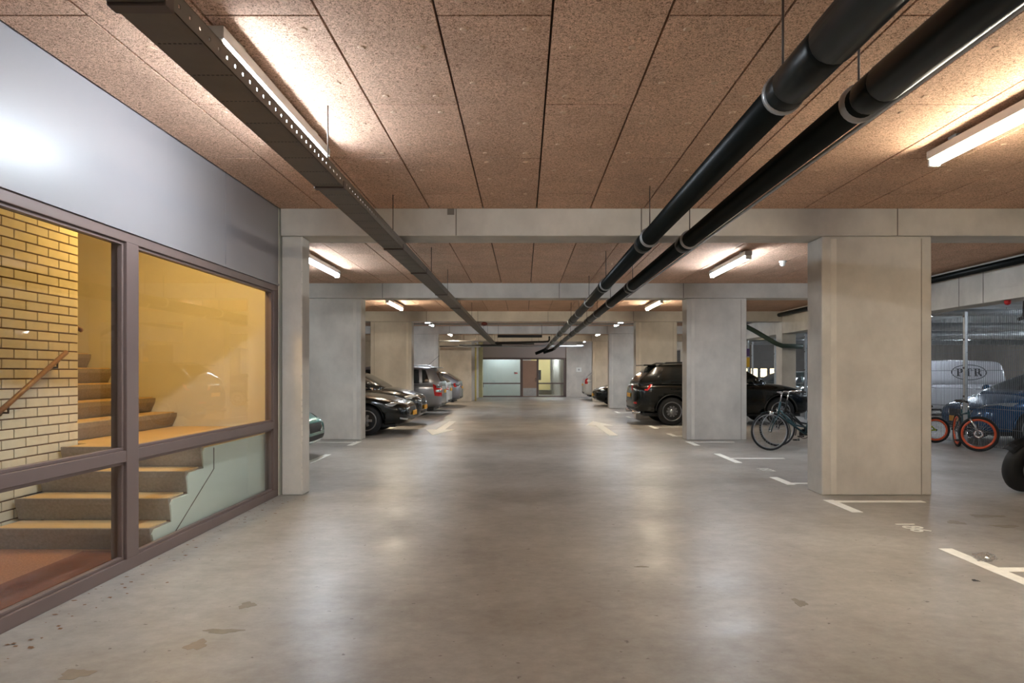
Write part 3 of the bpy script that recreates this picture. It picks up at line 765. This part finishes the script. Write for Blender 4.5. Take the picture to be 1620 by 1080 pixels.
def car(name, label, cat, loc, rotz, paint, kind, L=4.4, Wd=1.8, H=1.5, hf=.70, hc=.98, hb=.95, ht=1.0, xw=(.24,.40,.80,.985), wr=.32, ax=(.19,.78), spokes=5, rim='rim', zb=.20, lights=(), plate=(True, True), noroof=False):
    t = thing(name, label, cat, loc, rotz)
    hw = Wd/2
    lo = [(0.0,.55,zb+.16,.50,.56),(.012,.80,zb+.06,hf-.14,hf-.07),(.05,.93,zb,hf-.06,hf+.0),(.14,.985,zb,hf+.04,hf+.08+(hc-hf)*.25),
          (xw[0],1,zb,hb-.09,hc),(.5,1,zb,hb-.05,hb+.01),(.74,1,zb,hb-.02,hb+.03),(.88,.985,zb+.02,hb-.02,ht),(.955,.95,zb+.06,hb-.05,ht),(.988,.86,zb+.10,hb-.10,ht-.05),(1.0,.62,zb+.16,.62,ht-.14)]
    secs = []
    for f, k, b, s, z in lo:
        h = hw*k; half = [(h*.80, b), (h*.965, b+.07), (h, b+(s-b)*.42), (h*.995, s-.10), (h*.965, s), (h*.80, s+(z-s)*.75), (h*.40, z)]
        secs.append([(f*L, -y, zz) for y, zz in half]+[(f*L, y, zz) for y, zz in half[::-1]])
    low = loft_obj('low', secs, paint)
    cut = bmesh.new()
    for a in ax:
        for s in (-1, 1): lathe(cut, [(wr*1.14, s*(hw-.26)), (wr*1.14, s*(hw+.2))], 'y', (a*L, 0, wr+.015), 28)
    bmesh.ops.recalc_face_normals(cut, faces=cut.faces[:])
    co = obj('cut', cut, 'black')
    md = low.modifiers.new('b', 'BOOLEAN'); md.object = co; md.operation = 'DIFFERENCE'; md.solver = 'EXACT'
    body = bake(low); bpy.data.objects.remove(co)
    # cabin
    wb, wt = hw*.955, hw*.74
    cs = [(xw[0]-.015, hc-.03, .80), (xw[0]+.02, hc+.04, .90), (xw[1]-.03, H-.10, .97), (xw[1]+.05, H-.02, 1), ((xw[1]+xw[2])/2+.05, H, 1), (xw[2]-.03, H-.03, 1), (xw[2]+.005, H-.07, .98), (xw[3]-.012, ht+.10, .93), (xw[3]+.0, ht-.02, .86)]
    secs = []
    for f, z, k in cs:
        bz = hb-.12; zz = max(z, bz+.06); q = min(1, max(0, (z-hb)/(H-hb)))
        w2 = wb*k; w3 = (wb*(1-q)+wt*q)*k
        half = [(w2, bz), (w2*.995, bz+(zz-bz)*.25), (w3*1.03, zz-.10*q-.01), (w3*.93, zz-.022*q), (w3*.45, zz)]
        secs.append([(f*L, -y, a) for y, a in half]+[(f*L, y, a) for y, a in half[::-1]])
    cab = bake(loft_obj('cab', secs, paint))
    tmp = bpy.data.meshes.new('x'); cab.to_mesh(tmp); cab.free(); body.from_mesh(tmp); bpy.data.meshes.remove(tmp)
    bvh = BVHTree.FromBMesh(body)
    obj('body', body, [paint, M['black']], t, smooth=True)
    def patch(nm, q, m, off=.006, n=10, k=6, parent=t):
        bm = bmesh.new(); A, Bq, Cq, D = [Vector(p) for p in q]; g = []
        for i in range(n+1):
            row = []
            for j in range(k+1):
                u, v = i/n, j/k; p = (A*(1-u)+Bq*u)*(1-v)+(D*(1-u)+Cq*u)*v
                c, nn, _, _ = bvh.find_nearest(p)
                edge = i in (0, n) or j in (0, k)
                row.append(bm.verts.new(c+nn*(off if not edge else off*.2)))
            g.append(row)
        for i in range(n):
            for j in range(k): bm.faces.new((g[i][j], g[i+1][j], g[i+1][j+1], g[i][j+1]))
        bmesh.ops.recalc_face_normals(bm, faces=bm.faces[:])
        return obj(nm, bm, m, parent, smooth=True)
    X = lambda f: f*L
    Ht = H-.13
    patch('windscreen', [(X(xw[0]+.012), -hw*.80, hc+.03), (X(xw[0]+.012), hw*.80, hc+.03), (X(xw[1]), hw*.60, H-.07), (X(xw[1]), -hw*.60, H-.07)], 'carglass', n=14)
    patch('rear_window', [(X(xw[3])-.0, -hw*.74, ht+.06), (X(xw[3]), hw*.74, ht+.06), (X(xw[2]+.012), hw*.60, H-.11), (X(xw[2]+.012), -hw*.60, H-.11)], 'carglass', n=14)
    xb = (xw[1]+xw[2])/2-.02
    for s in (-1, 1):
        y0, y1 = s*hw*.96, s*hw*.80
        if kind == 'van':
            patch('side_window', [(X(xw[0]+.05), y0, hb+.06), (X(.34), y0, hb+.06), (X(.34), y1, Ht), (X(xw[1]+.03), y1, Ht)], 'carglass')
        else:
            patch('side_window', [(X(xw[0]+.06), y0, hb+.05), (X(xb), y0, hb+.05), (X(xb), y1, Ht), (X(xw[1]+.02), y1, Ht)], 'carglass')
            patch('side_window', [(X(xb+.022), y0, hb+.05), (X(xb+.20), y0, hb+.05), (X(xb+.19), y1, Ht), (X(xb+.022), y1, Ht)], 'carglass')
            if kind in ('mpv', 'suv', 'estate'):
                patch('side_window', [(X(xb+.222), y0, hb+.06), (X(xw[3]-.085), y0, hb+.09), (X(xw[2]-.055), y1, Ht-.02), (X(xb+.215), y1, Ht)], 'carglass')
            patch('belt_trim', [(X(xw[0]+.05), y0, hb+.012), (X(xb+.22), y0, hb+.012), (X(xb+.22), y0, hb+.03), (X(xw[0]+.05), y0, hb+.03)], 'chrome', .004, 14, 1)
        for f in (xb-.17, xb+.13):
            hd = obj('door_handle', T([(X(f), s*(hw+.0), hb-.14), (X(f)+.05, s*(hw+.022), hb-.135), (X(f)+.15, s*(hw+.022), hb-.13), (X(f)+.19, s*(hw+.0), hb-.13)], .013, 8), paint, t)
        mr = bmesh.new(); bmesh.ops.create_uvsphere(mr, u_segments=14, v_segments=8, radius=1)
        place(mr, Matrix.Translation((X(xw[0]+.075), s*(hw+.06), hb+.10)) @ Matrix.Diagonal((.07, .11, .075, 1)))
        obj('wing_mirror', mr, paint, t, smooth=True)
        # sill / arch lips
        for a in ax:
            bm = bmesh.new(); pts = [(X(a)+wr*1.15*math.cos(q), s*(hw-.012), wr+.015+wr*1.15*math.sin(q)) for q in [PI*i/14 for i in range(15)]]
            obj('arch_lip', tube(bm, pts, .016, 6), paint if kind != 'suv' else 'black', t)
    for nm, m, q in lights:
        pts = []
        for s in (-1, 1):
            qq = [(X(f), s*yf*hw, z) for f, yf, z in q]
            patch(nm, qq, m, .010)
    # front: grille, lower intake, plate
    patch('grille', [(-.02, -hw*.42, hf-.10), (-.02, hw*.42, hf-.10), (-.02, hw*.34, hf-.27), (-.02, -hw*.34, hf-.27)], 'black', .01)
    for sgn in (1, -1):
        patch('grille_surround', [(-.02, sgn*hw*.42, hf-.09), (-.02, sgn*hw*.45, hf-.10), (-.02, sgn*hw*.36, hf-.29), (-.02, sgn*hw*.33, hf-.28)], 'chrome', .014, 4, 2)
    patch('lower_intake', [(-.02, -hw*.66, zb+.20), (-.02, hw*.66, zb+.20), (-.02, hw*.60, zb+.10), (-.02, -hw*.60, zb+.10)], 'black', .008)
    patch('lip_trim', [(-.02, -hw*.74, zb+.09), (-.02, hw*.74, zb+.09), (-.02, hw*.72, zb+.065), (-.02, -hw*.72, zb+.065)], 'chrome', .008, 16, 1)
    patch('rear_bumper_trim', [(L+.02, -hw*.78, zb+.22), (L+.02, hw*.78, zb+.22), (L+.02, hw*.7, zb+.12), (L+.02, -hw*.7, zb+.12)], 'black', .008)
    if plate[0]: obj('number_plate', B(-.035, -.02, -.26, .26, zb+.22, zb+.33, bev=.003), 'plate', t)
    if plate[1]: obj('number_plate', B(L-.0, L+.015, -.26, .26, .74, .85, bev=.003), 'plate', t)
    tm, rme, hme = wheel_meshes(wr, .215, spokes, rim)
    for a in ax:
        for s in (-1, 1):
            wo = bpy.data.objects.new('wheel', tm); C.objects.link(wo); wo.parent = t; wo.location = (X(a), s*(hw-.115), wr)
            if s > 0: wo.rotation_euler = (0, 0, PI)
            ro = bpy.data.objects.new('rim', rme); C.objects.link(ro); ro.parent = wo
            ho = bpy.data.objects.new('brake_hub', hme); C.objects.link(ho); ho.parent = wo
    obj('underbody', B(.3, L-.3, -hw*.8, hw*.8, zb-.02, zb+.06), 'black', t)
    return t, patch
HEAD = lambda f0, f1, z0, z1: [(f0, .42, z0), (f1, 1.0, z0+.06), (f1+.02, 1.0, z1), (f0+.01, .48, z1-.04)]
# --- left row
car('small_car', 'teal hatchback nose just visible behind the narrow left column', 'car', (-3.33, 10.95, 0), PI, P_TEAL, 'hatch', 3.9, 1.72, 1.48, hf=.72, plate=(False, True), lights=(('headlight', 'lens_dark', HEAD(.03, .10, .58, .70)),))
car('saloon_car', 'glossy black saloon, nose out with yellow plate, nearest on the left', 'car', (-2.60, 16.2, 0), PI, P_BLACK, 'sedan', 4.85, 1.86, 1.47, hf=.76, hc=.98, hb=.96, ht=1.04, xw=(.27,.44,.76,.95), wr=.335,
    lights=(('headlight', 'lens', HEAD(.012, .085, .60, .72)), ('fog_light', 'lens', [(.012,.66,.34),(.035,.9,.36),(.035,.9,.40),(.012,.66,.38)])))
car('saloon_car', 'dark grey car with bonnet out, behind the nearest black saloon', 'car', (-2.72, 18.85, 0), PI, P_GREY, 'hatch', 4.3, 1.80, 1.50, hf=.84, hc=1.06, hb=1.0, ht=1.05, wr=.32,
    lights=(('headlight', 'lens', HEAD(.012, .08, .66, .80)),))
TAILV = [(.995, .62, .98), (.93, 1.0, 1.02), (.945, 1.0, .66), (.995, .72, .62)]
d, pt = car('people_carrier', 'silver people carrier, rear end out with tall red tail lights', 'car', (-2.66-4.35, 23.2, 0), 0, P_SILVER, 'mpv', 4.35, 1.78, 1.66, hf=.80, hc=1.08, hb=1.02, ht=1.08, xw=(.20,.37,.925,.99), wr=.32,
    lights=(('tail_light', 'tail', TAILV), ('reverse_light', 'lens', [(.995,.74,.86),(.95,1.0,.88),(.95,1.0,.76),(.995,.76,.74)])))
for s in (-1, 1): obj('roof_rail', T([(1.9, s*.62, 1.60), (2.0, s*.62, 1.66), (3.8, s*.62, 1.655), (3.95, s*.62, 1.58)], .016, 8), 'zinc', d)
obj('spoiler', B(3.95, 4.22, -.58, .58, 1.575, 1.60, bev=.008), P_SILVER, d)
obj('aerial', T([(3.75, 0, 1.64), (4.15, 0, 2.0)], .006, 6), 'black', d)
car('hatchback', 'white car rear squeezed between silver people carrier and estate', 'car', (-2.72-4.2, 25.7, 0), 0, P_WHITE, 'hatch', 4.2, 1.75, 1.47, hf=.74, hc=1.0, hb=.95, ht=1.02, xw=(.22,.40,.86,.99), wr=.31, lights=(('tail_light', 'tail', [(.995,.6,.95),(.95,1.0,.97),(.95,1.0,.80),(.995,.66,.78)]),))
car('estate_car', 'silver hatchback, farthest in the left row, with red tail lights', 'car', (-2.62-4.4, 29.3, 0), 0, P_SILVER, 'estate', 4.4, 1.80, 1.50, hf=.74, hc=1.0, hb=.96, ht=1.02, xw=(.22,.40,.86,.99), wr=.32,
    lights=(('tail_light', 'tail', [(.998,.5,.96),(.93,1.0,.99),(.945,1.0,.82),(.998,.52,.80)]),))
# --- right row
g, pt = car('suv', 'black SUV, rear end out with glowing-red tail lights, right side', 'car', (2.97+4.8, 19.2, 0), PI, P_BLACK, 'suv', 4.8, 1.93, 1.68, hf=.96, hc=1.17, hb=1.10, ht=1.14, xw=(.25,.41,.88,.975), wr=.375, ax=(.185,.79), spokes=10, rim='rim', zb=.26,
    lights=(('tail_light', 'tail', [(.998,.28,1.06),(.90,1.0,1.11),(.925,1.0,.93),(.998,.34,.92)]), ('rear_reflector', 'tail', [(1.0,.58,.62),(.985,.85,.62),(.985,.85,.57),(1.0,.58,.57)]), ('headlight', 'lens', HEAD(.02, .09, .80, .94))))
obj('spoiler', B(4.16, 4.50, -.66, .66, 1.60, 1.635, bev=.012), P_BLACK, g)
for s in (-1, 1):
    obj('exhaust_pipe', T([(4.55, s*.55, .34), (4.80, s*.55, .34)], .05, 12), 'chrome', g); obj('exhaust_pipe', T([(4.55, s*.68, .34), (4.79, s*.68, .34)], .05, 12), 'chrome', g)
    obj('roof_rail', T([(1.95, s*.68, 1.62), (2.1, s*.68, 1.69), (3.9, s*.68, 1.685), (4.1, s*.68, 1.61)], .018, 8), 'black', g)
car('coupe', 'dark car nose peeping out past the fourth right column', 'car', (3.02, 29.5, 0), 0, P_BLACK, 'hatch', 4.2, 1.78, 1.42, hf=.76, hc=.98, hb=.93, ht=1.0, wr=.32, lights=(('headlight', 'lens', HEAD(.012, .08, .60, .72)),))
car('hatchback', 'white car with rear out, farthest in the right row', 'car', (3.12+3.8, 36.0, 0), PI, P_WHITE, 'hatch', 3.8, 1.68, 1.50, hf=.76, hc=1.0, hb=.95, ht=1.0, xw=(.22,.38,.88,.99), wr=.30, lights=(('tail_light', 'tail', [(.99,.80,1.22),(.95,1.0,1.22),(.95,1.0,.85),(.995,.80,.85)]),))
# --- neighbouring aisle
car('blue_hatchback', 'dark blue hatchback behind the mesh fence', 'car', (8.86, 13.9, 0), 0, P_BLUE, 'mpv', 4.4, 1.78, 1.52, hf=.80, hc=1.02, hb=.98, ht=1.04, xw=(.20,.42,.86,.99), wr=.325, ax=(.20,.78), spokes=7, lights=(('headlight', 'lens', [(.02,.50,.66),(.11,1.0,.78),(.14,1.0,.88),(.03,.58,.76)]),), plate=(True, True))
v, pt = car('van', 'pale delivery van with an oval logo, beyond the blue car', 'van', (11.2, 22.9, 0), 0, P_VAN, 'van', 4.5, 1.80, 1.84, hf=.84, hc=1.14, hb=1.05, ht=1.10, xw=(.17,.31,.975,.995), wr=.32, lights=(('headlight', 'lens', HEAD(.02, .08, .70, .86)),), plate=(False, True))
# oval logo on the van's near side: ring and letters laid on the side panel
lg = Vector((3.18, -.84, 1.42))
def logo(nm, bm, m='letter'):
    place(bm, Matrix.Translation(lg) @ Matrix.Rotation(PI/2+math.radians(-8), 4, 'X')); return obj(nm, bm, m, v)
bm = bmesh.new(); n = 48; vi = []; vo = []
for i in range(n):
    a = 2*PI*i/n; vo.append(bm.verts.new((.575*math.cos(a), .255*math.sin(a), .03))); vi.append(bm.verts.new((.545*math.cos(a), .230*math.sin(a), .03)))
for i in range(n): bm.faces.new((vo[i], vo[(i+1) % n], vi[(i+1) % n], vi[i]))
logo('logo_oval', bm)
def poly(bm, rects):
    for x0, x1, y0, y1 in rects: box(bm, x0, x1, y0, y1, .026, .032)
bm = bmesh.new(); ox = -.38                                         # P
poly(bm, [(ox, ox+.065, -.12, .12), (ox-.035, ox+.10, -.125, -.105), (ox-.035, ox+.12, .105, .125), (ox+.05, ox+.14, -.012, .006), (ox+.125, ox+.185, .012, .095), (ox+.11, ox+.165, .09, .12), (ox+.11, ox+.165, -.01, .02)])
logo('letter', bm)
bm = bmesh.new(); ox = -.03                                         # T
poly(bm, [(ox-.03, ox+.035, -.12, .12), (ox-.07, ox+.075, -.125, -.105), (ox-.125, ox+.13, .10, .125), (ox-.125, ox-.105, .05, .11), (ox+.11, ox+.13, .05, .11)])
logo('letter', bm)
bm = bmesh.new(); ox = .19                                          # R
poly(bm, [(ox, ox+.065, -.12, .12), (ox-.035, ox+.10, -.125, -.105), (ox-.035, ox+.12, .105, .125), (ox+.05, ox+.14, -.012, .006), (ox+.125, ox+.185, .012, .095), (ox+.11, ox+.165, .09, .12), (ox+.11, ox+.165, -.01, .02)])
prism(bm, [(ox+.08, .0), (ox+.15, .0), (ox+.235, -.125), (ox+.16, -.125)], 'z', .026, .032)
logo('letter', bm)
car('parked_car', 'dark green car roof beyond the SUV bonnet in the neighbouring aisle', 'car', (9.0, 29.0, 0), 0, P_GREEN, 'hatch', 4.3, 1.78, 1.48, lights=(('headlight', 'lens', HEAD(.012, .08, .58, .70)),))
car('parked_car', 'dark car right of the slim column in the neighbouring aisle', 'car', (9.4, 25.1, 0), 0, P_GREEN, 'hatch', 4.3, 1.78, 1.52, lights=(('headlight', 'lens', HEAD(.012, .08, .58, .70)),))

# ================================================================== MESH FENCE (X = 8.62)
FX = 8.56
fn = thing('mesh_fence', 'galvanised wire mesh fence between the two parking aisles', 'fence', (FX, 0, 0))
posts = [10.75, 13.22, 15.7, 18.2, 20.7, 23.2, 25.5]
for y in posts:
    p = obj('fence_post', B(-.03, .03, y-.03, y+.03, 0, 2.585, bev=.004), 'zinc', fn)
    for z in (.4, .95, 1.5, 2.05, 2.5): obj('clip', B(-.038, -.03, y-.02, y+.02, z-.02, z+.02), 'frame_dark', p)
for i in range(len(posts)-1):
    bm = bmesh.new(); a, b = posts[i]+.05, posts[i+1]-.05
    y = a
    while y <= b: box(bm, -.003, .003, y-.003, y+.003, .05, 2.5); y += .05
    z = .05
    while z <= 2.5: box(bm, -.010, -.003, a, b, z-.004, z+.004); z += .35
    tag(obj('mesh_panel', bm, 'wire', fn), None, None, kind='stuff')
# ducts and signs in the neighbouring aisle
for k, (y, z, r) in enumerate(((16.5, 2.86, .09), (19.5, 2.72, .12), (25.0, 2.80, .15), (30.0, 2.75, .12))):
    t = thing('ventilation_duct', f'silver ventilation duct across the neighbouring aisle, {ords[k]} from the camera', 'duct', (8.8, y, z)); obj('duct_run', T([(0,0,0),(14.5,0,0)], r, 14), 'zinc', t)
    for x in (1, 5, 9, 13): obj('hanger_rod', T([(x,0,r),(x,0,CEIL-z)], .006, 6), 'frame_dark', t)
t = thing('hanging_bracket', 'dark bracket hanging from the ceiling of the neighbouring aisle', 'bracket', (11.0, 15.0, 2.62))
obj('drop_rod', T([(0,0,0),(.03,0,.3),(.03,0,.66)], .045, 8), 'frame_dark', t); obj('foot', T([(-.12,0,-.04),(0,0,0),(.25,0,.02)], .04, 8), 'frame_dark', t)
t = thing('warning_sign', 'yellow warning sign on a post beyond the SUV', 'sign', (8.3, 25.2, 0))
obj('sign_post', B(-.03, .03, -.03, .03, 0, 2.6), 'zinc', t); obj('sign_plate', B(-.17, .04, -.045, -.035, 1.62, 1.98), 'yellow', t); obj('upper_plate', B(-.17, .04, -.045, -.035, 2.02, 2.3), pm('sign_violet', srgb(96,70,110), .5), t)
ww = thing('lit_window', 'row of warm lit windows in the far wall of the neighbouring aisle', 'window', (14.5, 44.98, 0))
for k in range(5):
    f = obj('window_frame', B(-.8+k*.62, -.28+k*.62, -.03, 0, 1.1, 1.75), 'frame_dark', ww); obj('pane', B(-.75+k*.62, -.33+k*.62, -.036, -.03, 1.15, 1.7), emit('warm_window%d' % k, (1, .8, .4), 1.6), f)
t = thing('red_light', 'small red lamp under the edge beam at the right border', 'lamp', (7.98, 11.25, 2.56)); obj('red_lens', lathe(bmesh.new(), [(.05,.04),(.05,.0),(.035,-.03),(.005,-.04)], 'z'), 'red', t)

# ================================================================== BICYCLES
def bike(name, label, loc, rotz, R, wb, frame, tyre='rubber', rimm='zinc', step=True, bars='city', fork='frame', guard=True, steer=0.0, lean=0.0, tr=.018):
    t = thing(name, label, 'bicycle', loc, rotz); t.rotation_euler = (lean, 0, rotz)
    k = R/.35
    def wheel(x, ang):
        e = obj('wheel', ring(bmesh.new(), (0,0,0), 'y', R-tr, tr, 44, 8), tyre, t); e.location = (x, 0, R); e.rotation_euler = (0, 0, ang)
        obj('rim', ring(bmesh.new(), (0,0,0), 'y', R-2.4*tr, .010 if tyre == 'rubber' and rimm != 'orange' else .024, 44, 6, .8), rimm, e)
        bm = bmesh.new()
        for i in range(28):
            a = 2*PI*i/28; o = .03*(1 if i % 2 else -1); a2 = a+.35*(1 if i % 4 < 2 else -1)
            tube(bm, [(.02*math.cos(a2), o, .02*math.sin(a2)), ((R-2.4*tr)*math.cos(a), 0, (R-2.4*tr)*math.sin(a))], .0014, 4)
        tag(obj('spokes', bm, 'zinc', e), None, None, kind='stuff')
        obj('hub', lathe(bmesh.new(), [(.022, -.05), (.012, -.03), (.012, .03), (.022, .05)], 'y', seg=12), 'chrome', e)
        if fork == 'suspension': obj('brake_disc', ring(bmesh.new(), (0,-.045,0), 'y', .055, .018, 24, 6, .15), 'chrome', e)
        return e
    wheel(0, 0); fwh = wheel(wb, steer*.9)
    bbx, bbz = wb*.42, .30*k; sx, sz = wb*.30, .80*k; hx, hz = wb-.20*k, (.88 if step else .80)*k; h2 = (wb-.155*k, .66*k)
    def tb(nm, pts, r, m=frame): return obj(nm, T(pts, r, 10), m, t)
    tb('seat_tube', [(bbx, 0, bbz), (sx, 0, sz)], .016); tb('down_tube', [(bbx, 0, bbz), (h2[0], 0, h2[1])], .019)
    if step: tb('top_tube', [(bbx-.04, 0, bbz+.12), (wb*.58, 0, .46*k), (h2[0], 0, h2[1]+.10)], .016)
    else: tb('top_tube', [(sx+.01, 0, sz-.08), (hx, 0, hz-.04)], .017)
    tb('head_tube', [(h2[0], 0, h2[1]), (hx, 0, hz)], .021)
    for s in (-.05, .05):
        tb('chain_stay', [(bbx, s*.6, bbz), (0, s, R)], .010); tb('seat_stay', [(sx+.02, s*.3, sz-.08), (0, s, R)], .008)
    fm = 'chrome' if fork == 'suspension' else frame
    def rot(p): dx, dy = p[0]-h2[0], p[1]; q = steer*.9; return (h2[0]+dx*math.cos(q)-dy*math.sin(q), dx*math.sin(q)+dy*math.cos(q), p[2])
    hub = rot((wb, 0, R)); fwh.location = hub
    for s in (-.06, .06): tb('fork_leg', [rot((h2[0]+.01, s, h2[1]-.01)), rot((wb-.05, s, R+.15*k)), rot((wb, s, R))], .016 if fork == 'suspension' else .011, fm)
    tb('stem', [(hx, 0, hz), (hx-.03*k, 0, hz+.16*k)], .012, 'chrome')
    top = (hx-.03*k, hz+.16*k)
    if bars == 'city': pts = [(top[0]-.22, -.28, top[1]-.0), (top[0]-.10, -.28, top[1]+.03), (top[0]+.02, -.16, top[1]+.03), (top[0], 0, top[1]), (top[0]+.02, .16, top[1]+.03), (top[0]-.10, .28, top[1]+.03), (top[0]-.22, .28, top[1])]
    else: pts = [(top[0]-.05, -.27*k, top[1]+.03), (top[0], 0, top[1]), (top[0]-.05, .27*k, top[1]+.03)]
    pts = [(top[0]+(p[0]-top[0])*math.cos(steer)-p[1]*math.sin(steer), (p[0]-top[0])*math.sin(steer)+p[1]*math.cos(steer), p[2]) for p in pts]
    hb_ = tb('handlebar', pts, .011, 'chrome' if bars == 'city' else 'black')
    for s in (0, -1):
        p0, p1 = (pts[0], pts[1]) if s == 0 else (pts[-1], pts[-2]); a = Vector(p0); b2 = a+(Vector(p1)-a)*.75
        obj('grip', T([a, b2], .016, 8), 'leather', hb_)
    tb('seat_post', [(sx, 0, sz), (sx-.03*k, 0, sz+.14*k)], .012, 'chrome')
    bm = bmesh.new(); z = sz+.15*k; c0 = sx-.05*k
    prism(bm, [(c0-.13, -.08), (c0-.13, .08), (c0-.02, .075), (c0+.08, .02), (c0+.14, .012), (c0+.14, -.012), (c0+.08, -.02), (c0-.02, -.075)], 'z', z, z+.05)
    bmesh.ops.bevel(bm, geom=bm.edges[:], offset=.012, segments=2, affect='EDGES'); obj('saddle', bm, 'leather', t)
    if guard:
        for cx, a0, a1 in ((0, -.1*PI, .95*PI), (wb, .12*PI, .95*PI)):
            bm = bmesh.new(); pr = None
            for i in range(19):
                a = a0+(a1-a0)*i/18 if cx == 0 else .35*PI+(1.12*PI-.35*PI)*i/18
                if cx == 0: a = .05*PI+(1.05*PI-.05*PI)*i/18
                rr = R+.018; vs = [bm.verts.new((cx+rr*math.cos(a), y, R+rr*math.sin(a)+(.0 if abs(y) < .02 else -.006))) for y in (-.028, 0, .028)]
                if pr: bm.faces.new((pr[0], pr[1], vs[1], vs[0])); bm.faces.new((pr[1], pr[2], vs[2], vs[1]))
                pr = vs
            bmesh.ops.solidify(bm, geom=bm.faces[:], thickness=.003); obj('mudguard', bm, frame if cx else 'black', t)
        bm = bmesh.new()
        for y in (-.06, 0, .06): tube(bm, [(-.22, y, 2*R+.06), (.16, y, 2*R+.07)], .006, 6)
        tube(bm, [(0, -.06, R), (-.08, -.06, 2*R+.06)], .006, 6); tube(bm, [(0, .06, R), (-.08, .06, 2*R+.06)], .006, 6)
        obj('luggage_rack', bm, 'black', t)
        obj('chain_case', place(B(-.02, bbx+.08, -.075, -.055, -.05, .06, bev=.008), Matrix.Translation((0, 0, bbz+.02))), 'black', t)
        lm = bmesh.new(); lathe(lm, [(.02, -.05), (.04, -.02), (.045, .05)], 'x', (h2[0]+.12, 0, h2[1]+.02), 14); obj('headlamp', lm, 'chrome', t)
    obj('chainring', ring(bmesh.new(), (bbx, -.05, bbz), 'y', .085*k, .006, 24, 6), 'black', t)
    tb('crank', [(bbx, -.07, bbz), (bbx+.12*k, -.075, bbz-.11*k)], .009, 'chrome'); tb('crank', [(bbx, .07, bbz), (bbx-.12*k, .075, bbz+.11*k)], .009, 'chrome')
    obj('pedal', B(bbx+.07*k, bbx+.17*k, -.16, -.08, bbz-.125*k, bbz-.10*k), 'black', t); obj('pedal', B(bbx-.17*k, bbx-.07*k, .08, .16, bbz+.10*k, bbz+.125*k), 'black', t)
    return t
bike('city_bicycle', 'dark teal city bicycle, front wheel sticking out past the foreground column', (4.47+1.10, 12.36, .0), PI, .347, 1.10, 'teal', lean=.05)
bike('city_bicycle', 'black city bicycle standing behind the teal one', (4.86+1.06, 13.05, .0), PI, .345, 1.06, 'black', lean=.05)
bike('mountain_bicycle', 'youth mountain bike with bright orange rims by the mesh fence', (8.27, 13.0, .0), math.atan2(12.15-13.0, 8.06-8.25)-.12, .315, .92, 'teal', rimm='orange', step=False, bars='flat', fork='suspension', guard=False, steer=1.45, tr=.026)
bike('kids_bicycle', "small children's bike with lime frame and orange wheels beside the fence", (8.27, 13.70, .0), 2.85, .262, .78, 'lime', rimm='orange', step=False, bars='flat', guard=False, steer=.2, tr=.025)

# ================================================================== MOTORCYCLE (right edge)
mc = thing('motorcycle', 'black motorcycle tyre and front end cut off by the right edge', 'motorcycle', (5.86, 8.02, .015), 0); mc.rotation_euler = (math.radians(14), 0, math.radians(4))
fw = obj('wheel', lathe(bmesh.new(), [(.19, -.05), (.24, -.075), (.29, -.068), (.312, -.035), (.318, 0), (.312, .035), (.29, .068), (.24, .075), (.19, .05)], 'y', seg=44), 'rubber', mc); fw.location = (0, 0, .318); fw.rotation_euler = (0, 0, .16)
bm = bmesh.new(); ring(bm, (0,0,0), 'y', .185, .022, 36, 8)
for k in range(5): a = 2*PI*k/5; tube(bm, [(0,0,0), (.18*math.cos(a), 0, .18*math.sin(a))], .016, 8)
obj('rim', bm, 'black', fw); obj('brake_disc', ring(bmesh.new(), (0,-.07,0), 'y', .11, .03, 30, 6, .12), 'steel', fw)
for s in (-.1, .1): obj('fork_leg', T([(0, s, .318), (.14, s, .62), (.27, s, .92)], .026, 10), 'steel', mc)
bm = bmesh.new(); pr = None
for i in range(13):
    a = .25*PI+.55*PI*i/12; vs = [bm.verts.new((.345*math.cos(a), y, .318+.345*math.sin(a)-(abs(y)*.5)**1.2)) for y in (-.085, -.04, .04, .085)]
    if pr:
        for j in range(3): bm.faces.new((pr[j], pr[j+1], vs[j+1], vs[j]))
    pr = vs
bmesh.ops.solidify(bm, geom=bm.faces[:], thickness=.004); obj('mudguard', bm, 'black', mc)
def blob(nm, c, s, m): 
    b = bmesh.new(); bmesh.ops.create_uvsphere(b, u_segments=18, v_segments=12, radius=1); place(b, Matrix.Translation(c) @ Matrix.Diagonal((*s, 1))); return obj(nm, b, m, mc, smooth=True)
blob('headlamp', (.16, 0, .86), (.10, .10, .10), 'chrome'); blob('tank', (.62, 0, .84), (.27, .16, .14), P_BLACK); blob('engine', (.62, 0, .44), (.25, .17, .20), 'steel'); blob('seat', (1.02, 0, .80), (.30, .13, .07), 'leather'); blob('tail', (1.35, 0, .82), (.18, .10, .08), P_BLACK)
obj('handlebar', T([(.32, -.36, 1.0), (.28, -.1, .98), (.28, .1, .98), (.32, .36, 1.0)], .013, 8), 'black', mc)
obj('frame', T([(.28, 0, .9), (.45, 0, .6), (.6, 0, .28), (.95, 0, .3), (1.05, 0, .7)], .03, 8), 'black', mc)
for s in (-.08, .08): obj('swing_arm', T([(.92, s, .36), (1.42, s, .318)], .024, 8), 'black', mc)
rw = copy(fw, mc, (1.42, 0, .318), (0, 0, 0)); obj('exhaust', T([(.6, -.18, .3), (1.0, -.2, .32), (1.4, -.2, .5)], .045, 10), 'chrome', mc)
print('objects', len(C.objects))
